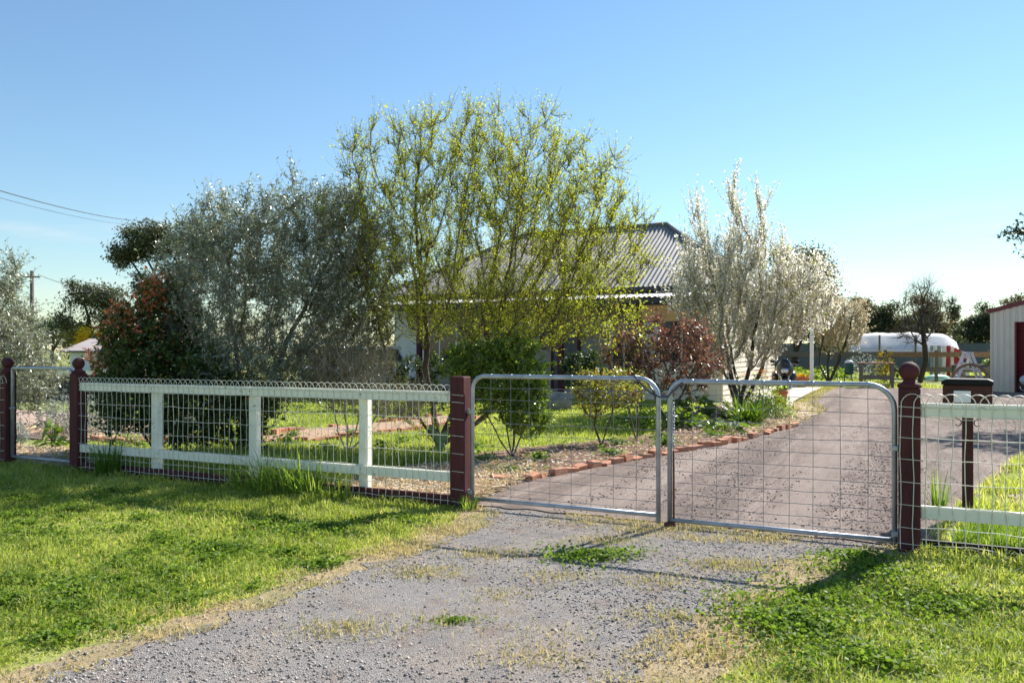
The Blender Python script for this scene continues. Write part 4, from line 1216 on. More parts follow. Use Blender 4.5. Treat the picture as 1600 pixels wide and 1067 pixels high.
plant('blossom_tree', 'small cream-blossomed fruit tree in the back yard left of the timber bench', 'tree', (14.75, 37.3, 0),
      [(15.3, 37.3, 2.6, 1.25, 1.1, 1.2), (14.6, 37.3, 2.9, .9, .9, .9), (16.1, 37.3, 3.3, .5, .6, .7), (15.2, 37.3, 3.6, .6, .6, .5)],
      500, .2, .10, ('bark_dark', 'twig_pale'), 33, stems=[(-.3, 0, 1, 1.1), (.5, 0, 1, 1.2), (.1, .3, 1, 1.2)],
      shoots=1300, shoot_len=(.3, .8), shoot_r=.009, per=3, leaf=(.07, .04), leafmat='creamblossom', tw_up=.6, lup=.4, shell=.1, rmin=.012,
      extra=[('blossom', 'creamblossom', 6, .06, .055)])
plant('bare_tree', 'dark bare tree with fine brown twigs in front of the white shade tunnel', 'tree', (19.9, 39.0, 0),
      [(20.0, 39, 3.6, 1.25, 1.1, 1.5), (20.6, 39, 3.9, .6, .6, .8), (19.6, 39, 2.4, .9, .9, .8)],
      330, .18, .13, ('bark_dark', 'bark_dark'), 34, stems=[(.1, 0, 1, 1.9), (-.5, 0, 1, 1.2)],
      shoots=900, shoot_len=(.3, .9), shoot_r=.007, per=2, leaf=(.06, .02), leafmat='gumbrown', tw_up=.5, lup=.3, shell=.1, rmin=.010, ex=1.9)
# a tree just outside the right edge: a branch reaches into the picture and it shades the gravel
plant('broadleaf_tree', 'dark leafy tree whose branch reaches in at the top right edge', 'tree', (14.0, 17.3, 0),
      [(12.9, 16.9, 4.3, 2.0, 1.7, 1.15), (11.15, 16.6, 4.0, .95, .8, .36), (14.5, 17.3, 4.8, 1.8, 1.6, 1.3)],
      600, .22, .16, ('bark_dark', 'bark_dark'), 35, stems=[(-.3, 0, 1, 2.4)],
      shoots=2400, shoot_len=(.2, .5), shoot_r=.006, per=9, leaf=(.085, .04), leafmat='darkleaf', tw_up=.1, shell=.2, rmin=.01)

def far_tree(name, label, cat, base, blobs, nleaf, size, mat, seed, trunk=.25, trunk_h=None, group=None, bark='bark_dark'):
    """distant tree: leaning limbs to every clump, clumps of small leaf faces with gaps between"""
    g = np.random.default_rng(seed)
    base = np.array(base, float)
    t = thing(name, label, cat, tuple(base), 0, group)
    m = MB()
    blobs = [tuple(b) for b in blobs]
    fork = trunk_h if trunk_h is not None else .4 * min(b[2] for b in blobs)
    m.tube([(0, 0, -.1), (g.normal() * .1, 0, fork * .5), (0, 0, fork)], [trunk, trunk * .8, trunk * .7], 8, cap=False)
    P = []
    for (x, y, z, rx, ry, rz) in blobs:
        c = np.array([x, y, z]) - base
        q = np.array([0, 0, fork]); mid = (q + c) / 2 + g.normal(size=3) * np.array([rx, ry, .2]) * .25
        m.tube([q, mid, c], [trunk * .5, trunk * .33, trunk * .12], 6, cap=False)
        nc = max(6, int(9 * (rx * ry * rz) ** (1 / 3) / max(size * 6, .2)))
        cl = unit(g.normal(size=(nc, 3))) * (g.random((nc, 1)) ** .45) * np.array([rx, ry, rz]) * .9 + c
        k = int(nleaf * (rx * ry * rz) ** .67 / sum((b[3] * b[4] * b[5]) ** .67 for b in blobs))
        w = g.choice(nc, size=k)
        cr = .34 * (rx * ry * rz) ** (1 / 3)
        P.append(cl[w] + g.normal(size=(k, 3)) * np.array([cr, cr, cr * .62]) * .75)
    m.build('trunk', bark, t, smooth=True)
    P = np.concatenate(P); P = P[P[:, 2] > .05]
    n = len(P)
    sc = g.uniform(.6, 1.3, n)
    V, F = leaf_quads(P, unit(g.normal(size=(n, 3)) + np.array([0, 0, -.2])), size * sc, size * .55 * sc, g)
    npmesh('crown', V, F, mat, t, np.repeat(np.clip(g.normal(.45, .22, n), 0, 1), 4), kind='stuff')
    return t

far_tree('gum_tree', 'large dark gum tree rising behind the olive tree on the left', 'tree', (-25.0, 60, 0),
         [(-27.9, 60, 9.4, 2.2, 2.0, 1.6), (-25.6, 60, 10.3, 2.2, 2.0, 1.2), (-28.9, 60, 8.8, 1.3, 1.3, 1.2), (-23.5, 60, 9.6, 2.4, 2, 1.6), (-27.6, 60, 6.4, 1.3, 1.2, 1.0), (-27.4, 60, 5.3, 1.0, .9, .7), (-25, 60, 7.4, 1.6, 1.5, 1.2)],
         26000, .20, 'gum', 41, .35, 3.5)
far_tree('dark_tree', 'dark rounded tree beyond the neighbour house roof', 'tree', (-40, 76, 0),
         [(-40, 76, 5.6, 2.6, 2.2, 2.6), (-38, 76, 6.6, 1.8, 1.8, 1.5), (-41, 76, 7.2, 1.6, 1.5, 1.3), (-37.6, 76, 4, 1.8, 1.6, 1.6), (-42.2, 76, 3.6, 1.6, 1.5, 1.6)],
         12000, .23, 'gum', 42, .4, 2)
far_tree('conifer_row_tree', 'low blackish conifer left of the dark rounded tree', 'tree', (-46, 80, 0),
         [(-46, 80, 3.6, 2.2, 2, 2.2), (-49, 80, 3.2, 2, 2, 1.8), (-44, 80, 4.2, 1.2, 1.2, 1.2)], 5000, .26, 'darkleaf', 43, .3, 1.5)
far_tree('grey_bush', 'grey-green bush beside the dark tree beyond the roof', 'bush', (-36, 66, 0), [(-36, 66, 2.2, 1.8, 1.5, 1.6), (-33, 66, 2.0, 1.5, 1.5, 1.3), (-30, 66, 2.4, 1.8, 1.5, 1.6)], 5000, .2, 'gum', 44, .2, .8)
far_tree('wattle_bush', 'bright yellow flowering bush behind the faded brown roof', 'bush', (-29.0, 55, 0), [(-29.4, 55, 2.55, .7, .8, .75), (-28.6, 55, 2.6, .8, .8, .7), (-27.8, 55, 2.5, .7, .8, .7)], 3600, .12, 'wattle', 45, .12, .5)
far_tree('broom_bush', 'olive-yellow rounded bush left of the yellow flowering bush', 'bush', (-30.4, 56, 0), [(-30.2, 56, 2.1, 1.3, 1, 1.15)], 2600, .13, 'olivegreen', 46, .12, .6)
far_tree('rust_bush', 'rusty brown bush right of the yellow flowering bush', 'bush', (-23.6, 54, 0), [(-23.6, 54, 2.2, 1.0, .8, .8)], 1500, .13, 'gumbrown', 146, .1, .6)
far_tree('cypress_tree', 'tall dark green cypress behind the plum blossom', 'tree', (16.3, 46, 0),
         [(16.4, 46, 4.5, 2.0, 2, 3.0), (16.0, 46, 7.0, 1.4, 1.4, 1.35), (17.6, 46, 5.4, 1.1, 1.2, 1.8), (17.6, 46, 3.0, 1.4, 1.3, 2)],
         26000, .17, 'darkleaf', 47, .3, 1.5)
far_tree('brown_gum_tree', 'broad brownish gum tree behind the left end of the shade tunnel', 'tree', (31.0, 70, 0),
         [(30.6, 70, 5.4, 1.2, 1.1, .9), (32, 70, 4.6, 1.6, 1.5, 1.5), (33.4, 70, 4.2, 1.6, 1.5, 1.9), (31.2, 70, 3.0, 1.5, 1.4, 1.4)], 14000, .20, 'gum', 48, .3, 1.6)
far_tree('brown_gum_tree', 'rounder brownish gum tree behind the bare tree and shade tunnel', 'tree', (36.4, 71, 0),
         [(36.3, 71, 4.9, 1.9, 1.6, 1.5), (37.6, 71, 3.8, 1.5, 1.4, 1.6), (35, 71, 3.6, 1.5, 1.4, 1.9), (36.4, 71, 2.6, 1.6, 1.4, 1.4)], 15000, .20, 'gumbrown', 49, .3, 1.6)
far_tree('olive_gum_tree', 'olive green gum tree between the far pine and the shed', 'tree', (51.5, 88, 0),
         [(52, 88, 5.2, 2.1, 1.8, 1.7), (53.6, 88, 3.6, 2.1, 1.8, 1.7), (50.4, 88, 3.4, 1.9, 1.8, 1.6), (49.2, 88, 2.6, 1.3, 1.3, 1.5), (53, 88, 4.6, 1.6, 1.5, 1.4)], 17000, .24, 'gum', 50, .35, 1.6)
far_tree('brown_gum_tree', 'gum tree showing just above the shed roof at the right edge', 'tree', (54.5, 86, 0),
         [(54.5, 86, 6.4, 1.8, 1.6, 1.3), (57, 86, 6.2, 2.4, 2, 1.8), (56, 86, 4.2, 2.4, 2, 1.8)], 12000, .24, 'gumbrown', 51, .35, 2.5)
far_tree('hedge_tree', 'low dark bush below the far pine at the edge of the paddock', 'bush', (46.5, 84, 0), [(46.4, 84, 2.2, 1.6, 1.4, 1.5), (44.5, 84, 1.8, 1.3, 1.3, 1.2)], 3500, .24, 'gum', 52, .2, .8)
# far pine
g = np.random.default_rng(60)
t = thing('norfolk_pine', 'narrow dark pine on the skyline left of the shed', 'tree', (77.4, 140, 0))
MB().tube([(0, 0, 0), (0, 0, 9.2)], [.3, .05], 6).build('trunk', 'bark_dark', t)
P = []
for i in range(22):
    z = 2.0 + i * .34
    rr = .5 + 1.5 * (1 - i / 23)
    for j in range(7):
        a = g.uniform(0, 6.28)
        k = g.random(26)[:, None]
        P.append(np.array([[math.cos(a), math.sin(a), .12]]) * rr * k + np.array([[0, 0, z]]) + g.normal(size=(26, 3)) * .1)
P.append(g.normal(size=(160, 3)) * np.array([.5, .5, .22]) + np.array([0, 0, 9.3]))
P = np.concatenate(P); n = len(P)
V, F = leaf_quads(P, unit(g.normal(size=(n, 3))), np.full(n, .34), np.full(n, .2), g)
npmesh('crown', V, F, 'darkleaf', t, np.repeat(g.random(n), 4), kind='stuff')
plant('bare_sapling', 'thin leafless sapling on the skyline beside the brownish gums', 'tree', (40.6, 74, 0), [(40.6, 74, 5.2, .7, .7, 1.3)], 120, .35, .10, ('bark_dark', 'bark_dark'), 61, stems=[(0, 0, 1, 3.5)],
      shoots=160, shoot_len=(.4, .9), shoot_r=.02, per=2, leaf=(.12, .05), leafmat='gumbrown', rmin=.02)

# ================================================================== GROUND COVER
def blades(P, h, w, g, mat, name, var, lean=.45, kind='stuff', z0=0.0, parent=None, segs=1):
    n = len(P)
    a = g.uniform(0, 2 * math.pi, n)
    d = np.stack([np.cos(a), np.sin(a), np.zeros(n)], 1)
    s = np.stack([-np.sin(a), np.cos(a), np.zeros(n)], 1)
    # the flat of the blade turns at random
    tw = g.uniform(0, 2 * math.pi, n)
    s = np.stack([np.cos(tw), np.sin(tw), np.zeros(n)], 1)
    ln = np.abs(g.normal(0, lean, n))
    B = np.concatenate([P, np.full((n, 1), z0)], 1) if P.shape[1] == 2 else P
    up = np.array([0, 0, 1.0])
    hh = h[:, None]; ww = w[:, None]
    mid = B + up * hh * .55 + d * hh * (ln * .30)[:, None]
    tip = B + up * hh * (1 - .28 * np.minimum(ln, 1.2))[:, None] + d * hh * (ln * .95)[:, None]
    V = np.stack([B - s * ww * .5, B + s * ww * .5, mid - s * ww * .42, mid + s * ww * .42, tip], 1)
    F = np.array([[0, 1, 3], [0, 3, 2], [2, 3, 4]])[None] + (np.arange(n) * 5)[:, None, None]
    return npmesh(name, V.reshape(-1, 3), F.reshape(-1, 3), mat, parent, np.repeat(var, 5), kind=kind)

def scatter(poly, n, g, dens=None):
    q = np.array(poly)
    lo, hi = q.min(0), q.max(0)
    P = g.uniform(lo, hi, (n, 2))
    P = P[inpoly(P, poly)]
    if dens is not None:
        P = P[g.random(len(P)) < dens(P)]
    return P

def near_w(P, ref=5.0, p=1.25):
    XY = Wn(P[:, 0], P[:, 1])
    d = np.linalg.norm(XY, axis=1)
    # nothing outside the picture's cone
    vis = np.abs(XY[:, 0]) < XY[:, 1] * .70 + .5
    return np.where(vis & (XY[:, 1] > 3.0), np.minimum(1, (ref / np.maximum(d, .1)) ** p), 0)

g = np.random.default_rng(71)
VL = [(-9.5, 0.1), (-6.3, 0.04), (-5.4, -.05), (-0.2, -.03), (0.05, -.05), (0.28, -.6), (0.42, -1.4), (0.3, -2.2), (0.22, -3.0), (0.1, -3.6), (0.0, -4.4), (-0.05, -6), (-9.5, -6)]
VR = [(3.95, -.04), (9, -.04), (9, -7), (2.95, -7), (2.98, -3.3), (3.1, -2.6), (3.25, -1.9), (3.35, -1.2), (3.6, -.6)]
def edge_short(P, poly):
    """0 at the outline, 1 half a metre in"""
    q = np.array(poly); d = np.full(len(P), 9.0)
    for i in range(len(q)):
        a, b = q[i], q[(i + 1) % len(q)]
        ab = b - a; t = np.clip(((P - a) @ ab) / max(ab @ ab, 1e-9), 0, 1)
        d = np.minimum(d, np.linalg.norm(P - a - t[:, None] * ab, axis=1))
    return d
APE = [(0.05, -.05), (0.28, -.6), (0.42, -1.4), (0.3, -2.2), (0.22, -3.0), (0.1, -3.6), (0.0, -4.4)]
for name, poly, n, seed, edge in (('verge_grass', VL, 620000, 1, APE), ('verge_grass', VR, 330000, 2, [(3.6, -.6), (3.35, -1.2), (3.25, -1.9), (3.1, -2.6), (2.98, -3.3), (2.95, -7)])):
    P = scatter(poly, n, g, lambda p: near_w(p, 4.6, 1.5) * (.62 + .38 * np.clip(fnoise(p, 2.2, seed) + .5, 0, 1)))
    q = np.array(edge)
    d = np.full(len(P), 9.0)
    for a, b in zip(q[:-1], q[1:]):
        ab = b - a; t = np.clip(((P - a) @ ab) / (ab @ ab), 0, 1)
        d = np.minimum(d, np.linalg.norm(P - a - t[:, None] * ab, axis=1))
    P = P[(g.random(len(P)) < np.clip((d + .22 * fnoise(P, 4.2, seed + 5) + .10) / .35, 0, 1))]
    d = edge_short(P, edge + edge[::-1]) if False else None
    q = np.array(edge); d = np.full(len(P), 9.0)
    for a, b in zip(q[:-1], q[1:]):
        ab = b - a; t = np.clip(((P - a) @ ab) / (ab @ ab), 0, 1)
        d = np.minimum(d, np.linalg.norm(P - a - t[:, None] * ab, axis=1))
    m = len(P)
    clump = np.clip(.5 + .55 * fnoise(P, 3.1, seed + 10) + .45 * fnoise(P, 11, seed + 11), 0, 1)
    fence_side = np.clip(1 - np.abs(P[:, 1]) / .8, 0, 1)
    h = (.020 + .060 * clump ** 1.4 + .03 * fence_side) * g.uniform(.55, 1.5, m) * np.clip(.45 + d / .8, .45, 1)
    dist = np.linalg.norm(Wn(P[:, 0], P[:, 1]), axis=1)
    w = (.0042 + .00045 * dist) * g.uniform(.7, 1.3, m)
    var = .42 + .20 * fnoise(P, 1.6, seed + 20) + .12 * fnoise(P, 8, seed + 21) + g.normal(0, .18, m) + np.clip(.5 - d, 0, .5) * .55
    var = np.where(g.random(m) < .035, g.uniform(.9, 1, m), var)
    blades(Wn(P[:, 0], P[:, 1]), h, w, g, 'grass', name, np.clip(var, 0, 1), 1.1)
# dry fringe along the gravel
FL = [(0.02, 0.2), (0.5, -.1), (0.62, -.5), (0.62, -1.4), (0.58, -2.2), (0.52, -3.1), (0.42, -3.8), (0.38, -5), (-.3, -5), (-.25, -4.4), (-.15, -3.6), (0, -3), (.05, -2.2), (.2, -1.4), (.05, -.6)]
FRR = [(3.9, .3), (3.5, -.1), (2.95, -.55), (2.8, -1.2), (2.7, -1.9), (2.6, -2.6), (2.5, -3.3), (2.5, -4.5), (3.2, -4.5), (3.2, -3.3), (3.35, -2.6), (3.5, -1.9), (3.6, -1.2), (3.8, -.6)]
MIDDRY = [(1.0, .15), (3.2, .1), (3.0, -.3), (2.6, -.5), (1.9, -.4), (1.2, -.2)]
for poly, n in ((FL, 36000), (FRR, 30000), (MIDDRY, 9000)):
    P = scatter(poly, n, g, lambda p: near_w(p, 5, 1.2) * np.clip(.35 + .9 * fnoise(p, 4.5, 33), 0, 1))
    m = len(P)
    blades(Wn(P[:, 0], P[:, 1]), g.uniform(.012, .045, m), g.uniform(.004, .008, m), g, 'drygrass', 'dry_grass', np.clip(g.normal(.5, .28, m), 0, 1), 1.1, z0=.008)
# inside lawns
LAWN1 = [(-5.3, .25), (-1.75, .25), (-1.75, 1.9), (-1.7, 3.6), (-1.3, 4.6), (-.75, 5.8), (-.1, 7.6), (-.5, 9.4), (-.8, 12), (-.9, 16.5), (-13, 16.5), (-13, 6.2), (-9, 4.6), (-6.8, 3.2), (-7.2, 2.2), (-8.2, 2.2), (-8.2, 1.35), (-7.3, 1.45), (-6.8, .95), (-5.5, .5)]
P = scatter(LAWN1, 260000, g, lambda p: near_w(p, 9, .9) * np.where(inpoly(p, PATH), .06, 1) * (.6 + .4 * np.clip(fnoise(p, 1.5, 6) + .5, 0, 1)))
m = len(P); dist = np.linalg.norm(Wn(P[:, 0], P[:, 1]), axis=1)
tall = np.clip(fnoise(P, 1.3, 8), 0, 1)
weedy = ((P[:, 1] < 2.6) & (P[:, 0] > -5) & (P[:, 0] < -1.7))
h = (.05 + .07 * tall + .10 * weedy) * g.uniform(.5, 1.5, m)
blades(Wn(P[:, 0], P[:, 1]), h, (.004 + .0006 * dist) * g.uniform(.7, 1.3, m), g, 'grass', 'lawn_grass', np.clip(.48 + .2 * fnoise(P, 1.2, 9) + g.normal(0, .16, m), 0, .93), .5)
RSTRIP = [(4.15, .15), (9, .15), (9, 7.5), (6.6, 8), (5.6, 6.6), (4.55, 1.9)]
P = scatter(RSTRIP, 120000, g, lambda p: near_w(p, 8, .9) * np.clip(.45 + .8 * fnoise(p, 1.7, 12) + (1.4 - p[:, 1]) * .5, 0.04, 1))
m = len(P)
blades(Wn(P[:, 0], P[:, 1]), g.uniform(.05, .20, m) * np.where(P[:, 1] < 1.2, 1.2, .6), g.uniform(.006, .013, m), g, 'tallgrass', 'fence_line_grass', np.clip(g.normal(.55, .22, m), 0, 1), .5)
P = scatter([(4.6, 1.2), (8, 1.7), (8, 7), (6.2, 7), (5.2, 4.5)], 16000, g, lambda p: near_w(p, 8, .9))
m = len(P)
blades(Wn(P[:, 0], P[:, 1]), g.uniform(.02, .07, m), g.uniform(.006, .012, m), g, 'strawblade', 'loose_straw', g.random(m), 1.8, z0=.012)
P = np.concatenate([scatter([(1.0, 15), (2.2, 13), (2.2, 15), (1.7, 18), (1.5, 24), (1.7, 31), (1.05, 31), (1.0, 24), (1.1, 18)], 3500, g), scatter([(.6, 13.5), (1.6, 14.2), (1.2, 16), (.0, 16.5)], 2000, g)])
m = len(P)
blades(Wn(P[:, 0], P[:, 1]), g.uniform(.04, .14, m), g.uniform(.012, .026, m), g, 'drygrass', 'path_side_grass', np.clip(g.normal(.25, .25, m), 0, 1), .7)
P = scatter([(3.95, .2), (4.28, 1.9), (5.3, 6.5), (6.9, 8.95), (8.2, 9.4), (8.2, 8.2), (6.8, 6), (5.9, 4), (5.2, 1.6), (4.9, .3)], 60000, g, lambda p: np.clip(.55 + fnoise(p, 2, 77), .15, 1))
m = len(P)
blades(Wn(P[:, 0], P[:, 1]), g.uniform(.03, .16, m), g.uniform(.008, .016, m), g, 'grass', 'drive_side_grass', np.clip(g.normal(.62, .2, m), 0, 1), .7)
# back yard grass
BY = np.array([[9.0, 33.5], [18, 31.5], [18, 46], [30, 46], [60, 60], [20, 60], [14, 46], [9, 44]])
q = g.uniform((9, 31), (40, 60), (70000, 2)); q = q[inpoly(q, [tuple(r_) for r_ in BY])]
Bq = np.stack([(q[:, 0] - MX) * CU - (q[:, 1] - MY) * SU, (q[:, 0] - MX) * SU + (q[:, 1] - MY) * CU], 1)
q = q[~inpoly(Bq, DRIVE)]
m = len(q)
blades(q, g.uniform(.06, .22, m), g.uniform(.03, .06, m), g, 'grass', 'yard_grass', np.clip(g.normal(.6, .15, m), 0, .88), .5)

# loose straw on the mulch beds
def straw_on(poly, n, z, name, mat='strawblade', hl=(.05, .16), wl=(.003, .007)):
    P = scatter(poly, n, g)
    m = len(P)
    a = g.uniform(0, 6.283, m); e = g.normal(0, .22, m)
    D = np.stack([np.cos(a), np.sin(a), e], 1)
    B = np.concatenate([Wn(P[:, 0], P[:, 1]), (z + .012 + np.abs(g.normal(0, .022, m)))[:, None]], 1)
    Lh = g.uniform(hl[0], hl[1], m); w = g.uniform(wl[0], wl[1], m)
    s = unit(np.cross(D, g.normal(size=(m, 3)) * .5 + np.array([0, 0, 1.0])))
    V = np.stack([B - s * w[:, None], B + s * w[:, None], B + D * Lh[:, None] + s * w[:, None], B + D * Lh[:, None] - s * w[:, None]], 1)
    return npmesh(name, V.reshape(-1, 3), np.arange(m * 4).reshape(-1, 4), mat, None, np.repeat(g.random(m), 4), kind='stuff')
straw_on(STRAW, 17000, .026, 'straw_mulch')
straw_on([(-2.9, .15), (-1.75, .15), (-1.7, 1.2), (-2.4, .9)], 2500, .01, 'straw_mulch')
straw_on(FRONTBED, 5000, .018, 'straw_mulch')
straw_on([(-12, 3), (-7.3, 2.3), (-6.9, 3.2), (-9.5, 4.6), (-12, 5.5)], 5000, .02, 'straw_mulch', wl=(.005, .01))
straw_on(SOIL, 9000, .032, 'bark_chips', hl=(.02, .06), wl=(.006, .014))
straw_on([(1.2, 7.6), (1.9, 9.6), (2.05, 12.6), (1.3, 12.6), (.9, 9)], 2500, .032, 'straw_mulch', hl=(.06, .2), wl=(.005, .01))

# gravel: real stones near the camera
def stones(poly, n, z, name, mat, dens, smin, smax):
    P = scatter(poly, n, g, dens)
    m = len(P)
    s = smin + (smax - smin) * g.random(m) ** 3
    base = np.array([[1, 0, 0], [0, 1, 0], [-1, 0, 0], [0, -1, 0], [0, 0, .8], [0, 0, -.3]])
    V = base[None] * (1 + .45 * g.normal(size=(m, 6, 3)) * .6) * s[:, None, None]
    a = g.uniform(0, 6.28, m); ca, sa = np.cos(a)[:, None], np.sin(a)[:, None]
    V = np.stack([V[:, :, 0] * ca - V[:, :, 1] * sa, V[:, :, 0] * sa + V[:, :, 1] * ca, V[:, :, 2]], 2)
    XY = Wn(P[:, 0], P[:, 1])
    V[:, :, 0] += XY[:, 0:1]; V[:, :, 1] += XY[:, 1:2]; V[:, :, 2] += z + .15 * s[:, None]
    F = np.array([[0, 1, 4], [1, 2, 4], [2, 3, 4], [3, 0, 4], [1, 0, 5], [2, 1, 5], [3, 2, 5], [0, 3, 5]])[None] + (np.arange(m) * 6)[:, None, None]
    return npmesh(name, V.reshape(-1, 3), F.reshape(-1, 3), mat, None, np.repeat(g.random(m), 6), kind='stuff')
M['stone'] = leafy('loose_gravel_stone_mix', [(0, (.09, .085, .083)), (.4, (.26, .24, .225)), (.8, (.46, .425, .39)), (1, (.58, .50, .41))], 0, .9, .2)
M['stonebrown'] = leafy('loose_brown_stone_mix', [(0, (.085, .065, .057)), (.5, (.21, .16, .135)), (1, (.46, .37, .31))], 0, .9, .2)
stones(FRINGE, 150000, .010, 'gravel', 'stone', lambda p: near_w(p, 4.5, 1.3) * np.clip(.5 + .7 * fnoise(p, 2.0, 44), .06, 1) * np.where(inpoly(p, APRON), 1, .35), .003, .011)
stones(DRIVE, 500000, .020, 'gravel', 'stonebrown', lambda p: near_w(p, 8.0, 1.4) * np.where(p[:, 1] < 14, 1, 0) * np.clip(.25 + 1.3 * fnoise(p * np.array([2.2, .35]), 1.5, 45), .02, 1) * (1 - .85 * np.exp(-((p[:, 0] - 1.2 - .04 * p[:, 1]) / .26) ** 2) - .85 * np.exp(-((p[:, 0] - 2.8 - .06 * p[:, 1]) / .28) ** 2)), .004, .0145)

# broad-leaved weeds in the verge and on the gravel
def weeds(name, cx, cy, rx, ry, n, g, size=(.018, .038), hmax=.06, label=None, z=.0, within=None):
    a = g.uniform(0, 6.283, n); r = np.abs(g.normal(0, .58, n)) * (1 + .25 * np.sin(3 * a + cx) + .2 * np.sin(7 * a))
    P = np.stack([cx + rx * r * np.cos(a), cy + ry * r * np.sin(a)], 1)
    k = .5 + .5 * fnoise(P - np.array([cx, cy]), 9, int(abs(cx * 13 + cy * 7)))
    P = P[g.random(n) < .35 + .8 * k]
    if within is not None:
        P = P[inpoly(np.stack([(P[:, 0] - MX) * CU - (P[:, 1] - MY) * SU, (P[:, 0] - MX) * SU + (P[:, 1] - MY) * CU], 1), within)]
    n = len(P)
    if n == 0: return None
    hh = hmax * g.uniform(.15, 1, n) * (.5 + .7 * (.5 + .5 * fnoise(P, 6, 3)))
    B = np.concatenate([P, (z + hh)[:, None]], 1)
    a = g.uniform(0, 6.283, n)
    D = np.stack([np.cos(a), np.sin(a), g.normal(.25, .4, n)], 1)
    L_ = g.uniform(size[0], size[1], n)
    V, F = leaf_quads(B, D, L_, L_ * g.uniform(.5, .9, n), g, fold=.12, droop=.2)
    var = np.clip(g.normal(.5, .22, n), 0, 1)
    return npmesh(name, V, F, 'weed', None, np.repeat(var, 4), kind='stuff')
weeds('weed_patch', .56, 5.82, .40, .24, 2600, g, z=.01)
weeds('weed_patch', -.32, 4.42, .15, .07, 350, g, size=(.012, .025), hmax=.03, z=.01)
weeds('weed_patch', 1.55, 4.35, .50, .42, 4600, g, hmax=.09)
weeds('weed_patch', 1.85, 4.8, .50, .35, 3200, g, hmax=.08)
weeds('weed_patch', 2.4, 5.4, .40, .35, 2400, g, hmax=.08)
weeds('weed_patch', 2.5, 4.7, .5, .35, 2200, g, hmax=.07)
weeds('weed_patch', 1.6, 3.85, .45, .3, 3000, g, hmax=.08)
weeds('weed_patch', -1.65, 6.65, .45, .30, 2500, g, hmax=.07)
weeds('weed_patch', -2.2, 6.0, .4, .25, 1500, g, hmax=.06)
weeds('weed_patch', -1.35, 5.6, .28, .16, 1300, g, hmax=.06, within=VL)
weeds('weed_patch', -1.0, 7.0, .45, .22, 1600, g, hmax=.07)
weeds('weed_patch', 2.5, 5.75, .3, .16, 1200, g, hmax=.09)
for i in range(60):
    y_ = g.uniform(4.0, 8.8)
    weeds('weed_patch', g.uniform(-.62 * y_, -.33 * y_ + .35), y_, g.uniform(.12, .5), g.uniform(.1, .3), int(g.uniform(200, 700)), g, hmax=.06, within=VL)
for u_, v_, n_ in ((-.6, 3.2, 300), (.1, 4.2, 260), (-.2, 5.4, 300), (.5, 5.6, 260), (.2, 6.6, 350), (.9, 7.4, 300), (.6, 8.6, 350), (-1.2, 2.6, 350), (-.4, 1.9, 160), (1.3, 9.2, 300), (.2, 9.6, 350), (-.4, 10.6, 500), (.4, 11.4, 500)):
    x_, y_, z_ = W(u_, v_)
    weeds('bed_weeds', x_, y_, .28, .22, n_, g, size=(.03, .07), hmax=.12, z=.03)
for i in range(30):
    u_, v_ = g.uniform(-8, -1.2), g.uniform(.4, 6)
    x_, y_, z_ = W(u_, v_)
    weeds('lawn_weeds', x_, y_, g.uniform(.15, .5), g.uniform(.15, .4), 260, g, size=(.03, .06), hmax=.14)
# grass bits on the gravel
for cx, cy, n in ((-.2, 5.9, 500), (-.6, 5.4, 500), (.9, 4.5, 400), (1.5, 5.6, 600), (1.1, 6.7, 400), (.1, 3.9, 300), (-.9, 4.3, 500), (.3, 5.3, 250), (.75, 6.3, 500), (1.6, 6.75, 350), (.95, 5.2, 300), (-.1, 4.9, 160), (-.35, 4.4, 200), (.5, 7.0, 150), (2.0, 6.4, 350), (.2, 4.2, 120)):
    P = np.array([[cx, cy]]) + g.normal(size=(n, 2)) * np.array([.16, .10])
    blades(P, g.uniform(.01, .04, n), g.uniform(.004, .008, n), g, 'drygrass', 'dry_grass', np.clip(g.normal(.35, .3, n), 0, 1), 1.0, z0=.012)

# ------------------------------------------------------------------ countable plants built from blades or broad leaves
def tuft(name, label, loc, n, h, w, spread, mat, seed, cat='plant', lean=.6, group=None, segs=4, arch=.6, vr=(.2, .9)):
    g = np.random.default_rng(seed)
    t = thing(name, label, cat, loc, 0, group)
    a = g.uniform(0, 6.283, n); rr = np.sqrt(g.random(n)) * spread
    B = np.stack([rr * np.cos(a), rr * np.sin(a), np.full(n, -.01)], 1)
    a2 = a + g.normal(0, .7, n)
    d = np.stack([np.cos(a2), np.sin(a2), np.zeros(n)], 1); s = np.stack([-np.sin(a2), np.cos(a2), np.zeros(n)], 1)
    hh = h * g.uniform(.5, 1.15, n); ln = np.abs(g.normal(lean, .3, n))
    V = []
    for i in range(segs + 1):
        q = i / segs
        c = B + np.array([0, 0, 1.0]) * (hh * (q - arch * .5 * ln * q ** 2.4))[:, None] + d * (hh * ln * q ** 1.7)[:, None]
        ww = (w * g.uniform(.85, 1.15, n) * (1 - q ** 2.2) + .0008)[:, None]
        V += [c - s * ww * .5, c + s * ww * .5]
    V = np.stack(V, 1)
    F = np.array([[2 * i, 2 * i + 1, 2 * i + 3, 2 * i + 2] for i in range(segs)])[None] + (np.arange(n) * V.shape[1])[:, None, None]
    npmesh('leaves', V.reshape(-1, 3), F.reshape(-1, 4), mat, t, np.repeat(g.uniform(vr[0], vr[1], n), V.shape[1]), kind='stuff')
    return t
tuft('grass_clump', 'tall dark grass clump against the fence beside the far-left gate post', W(-4.82, -.12), 190, .50, .011, .14, 'tallgrass', 81, lean=.35, vr=(0, .5))
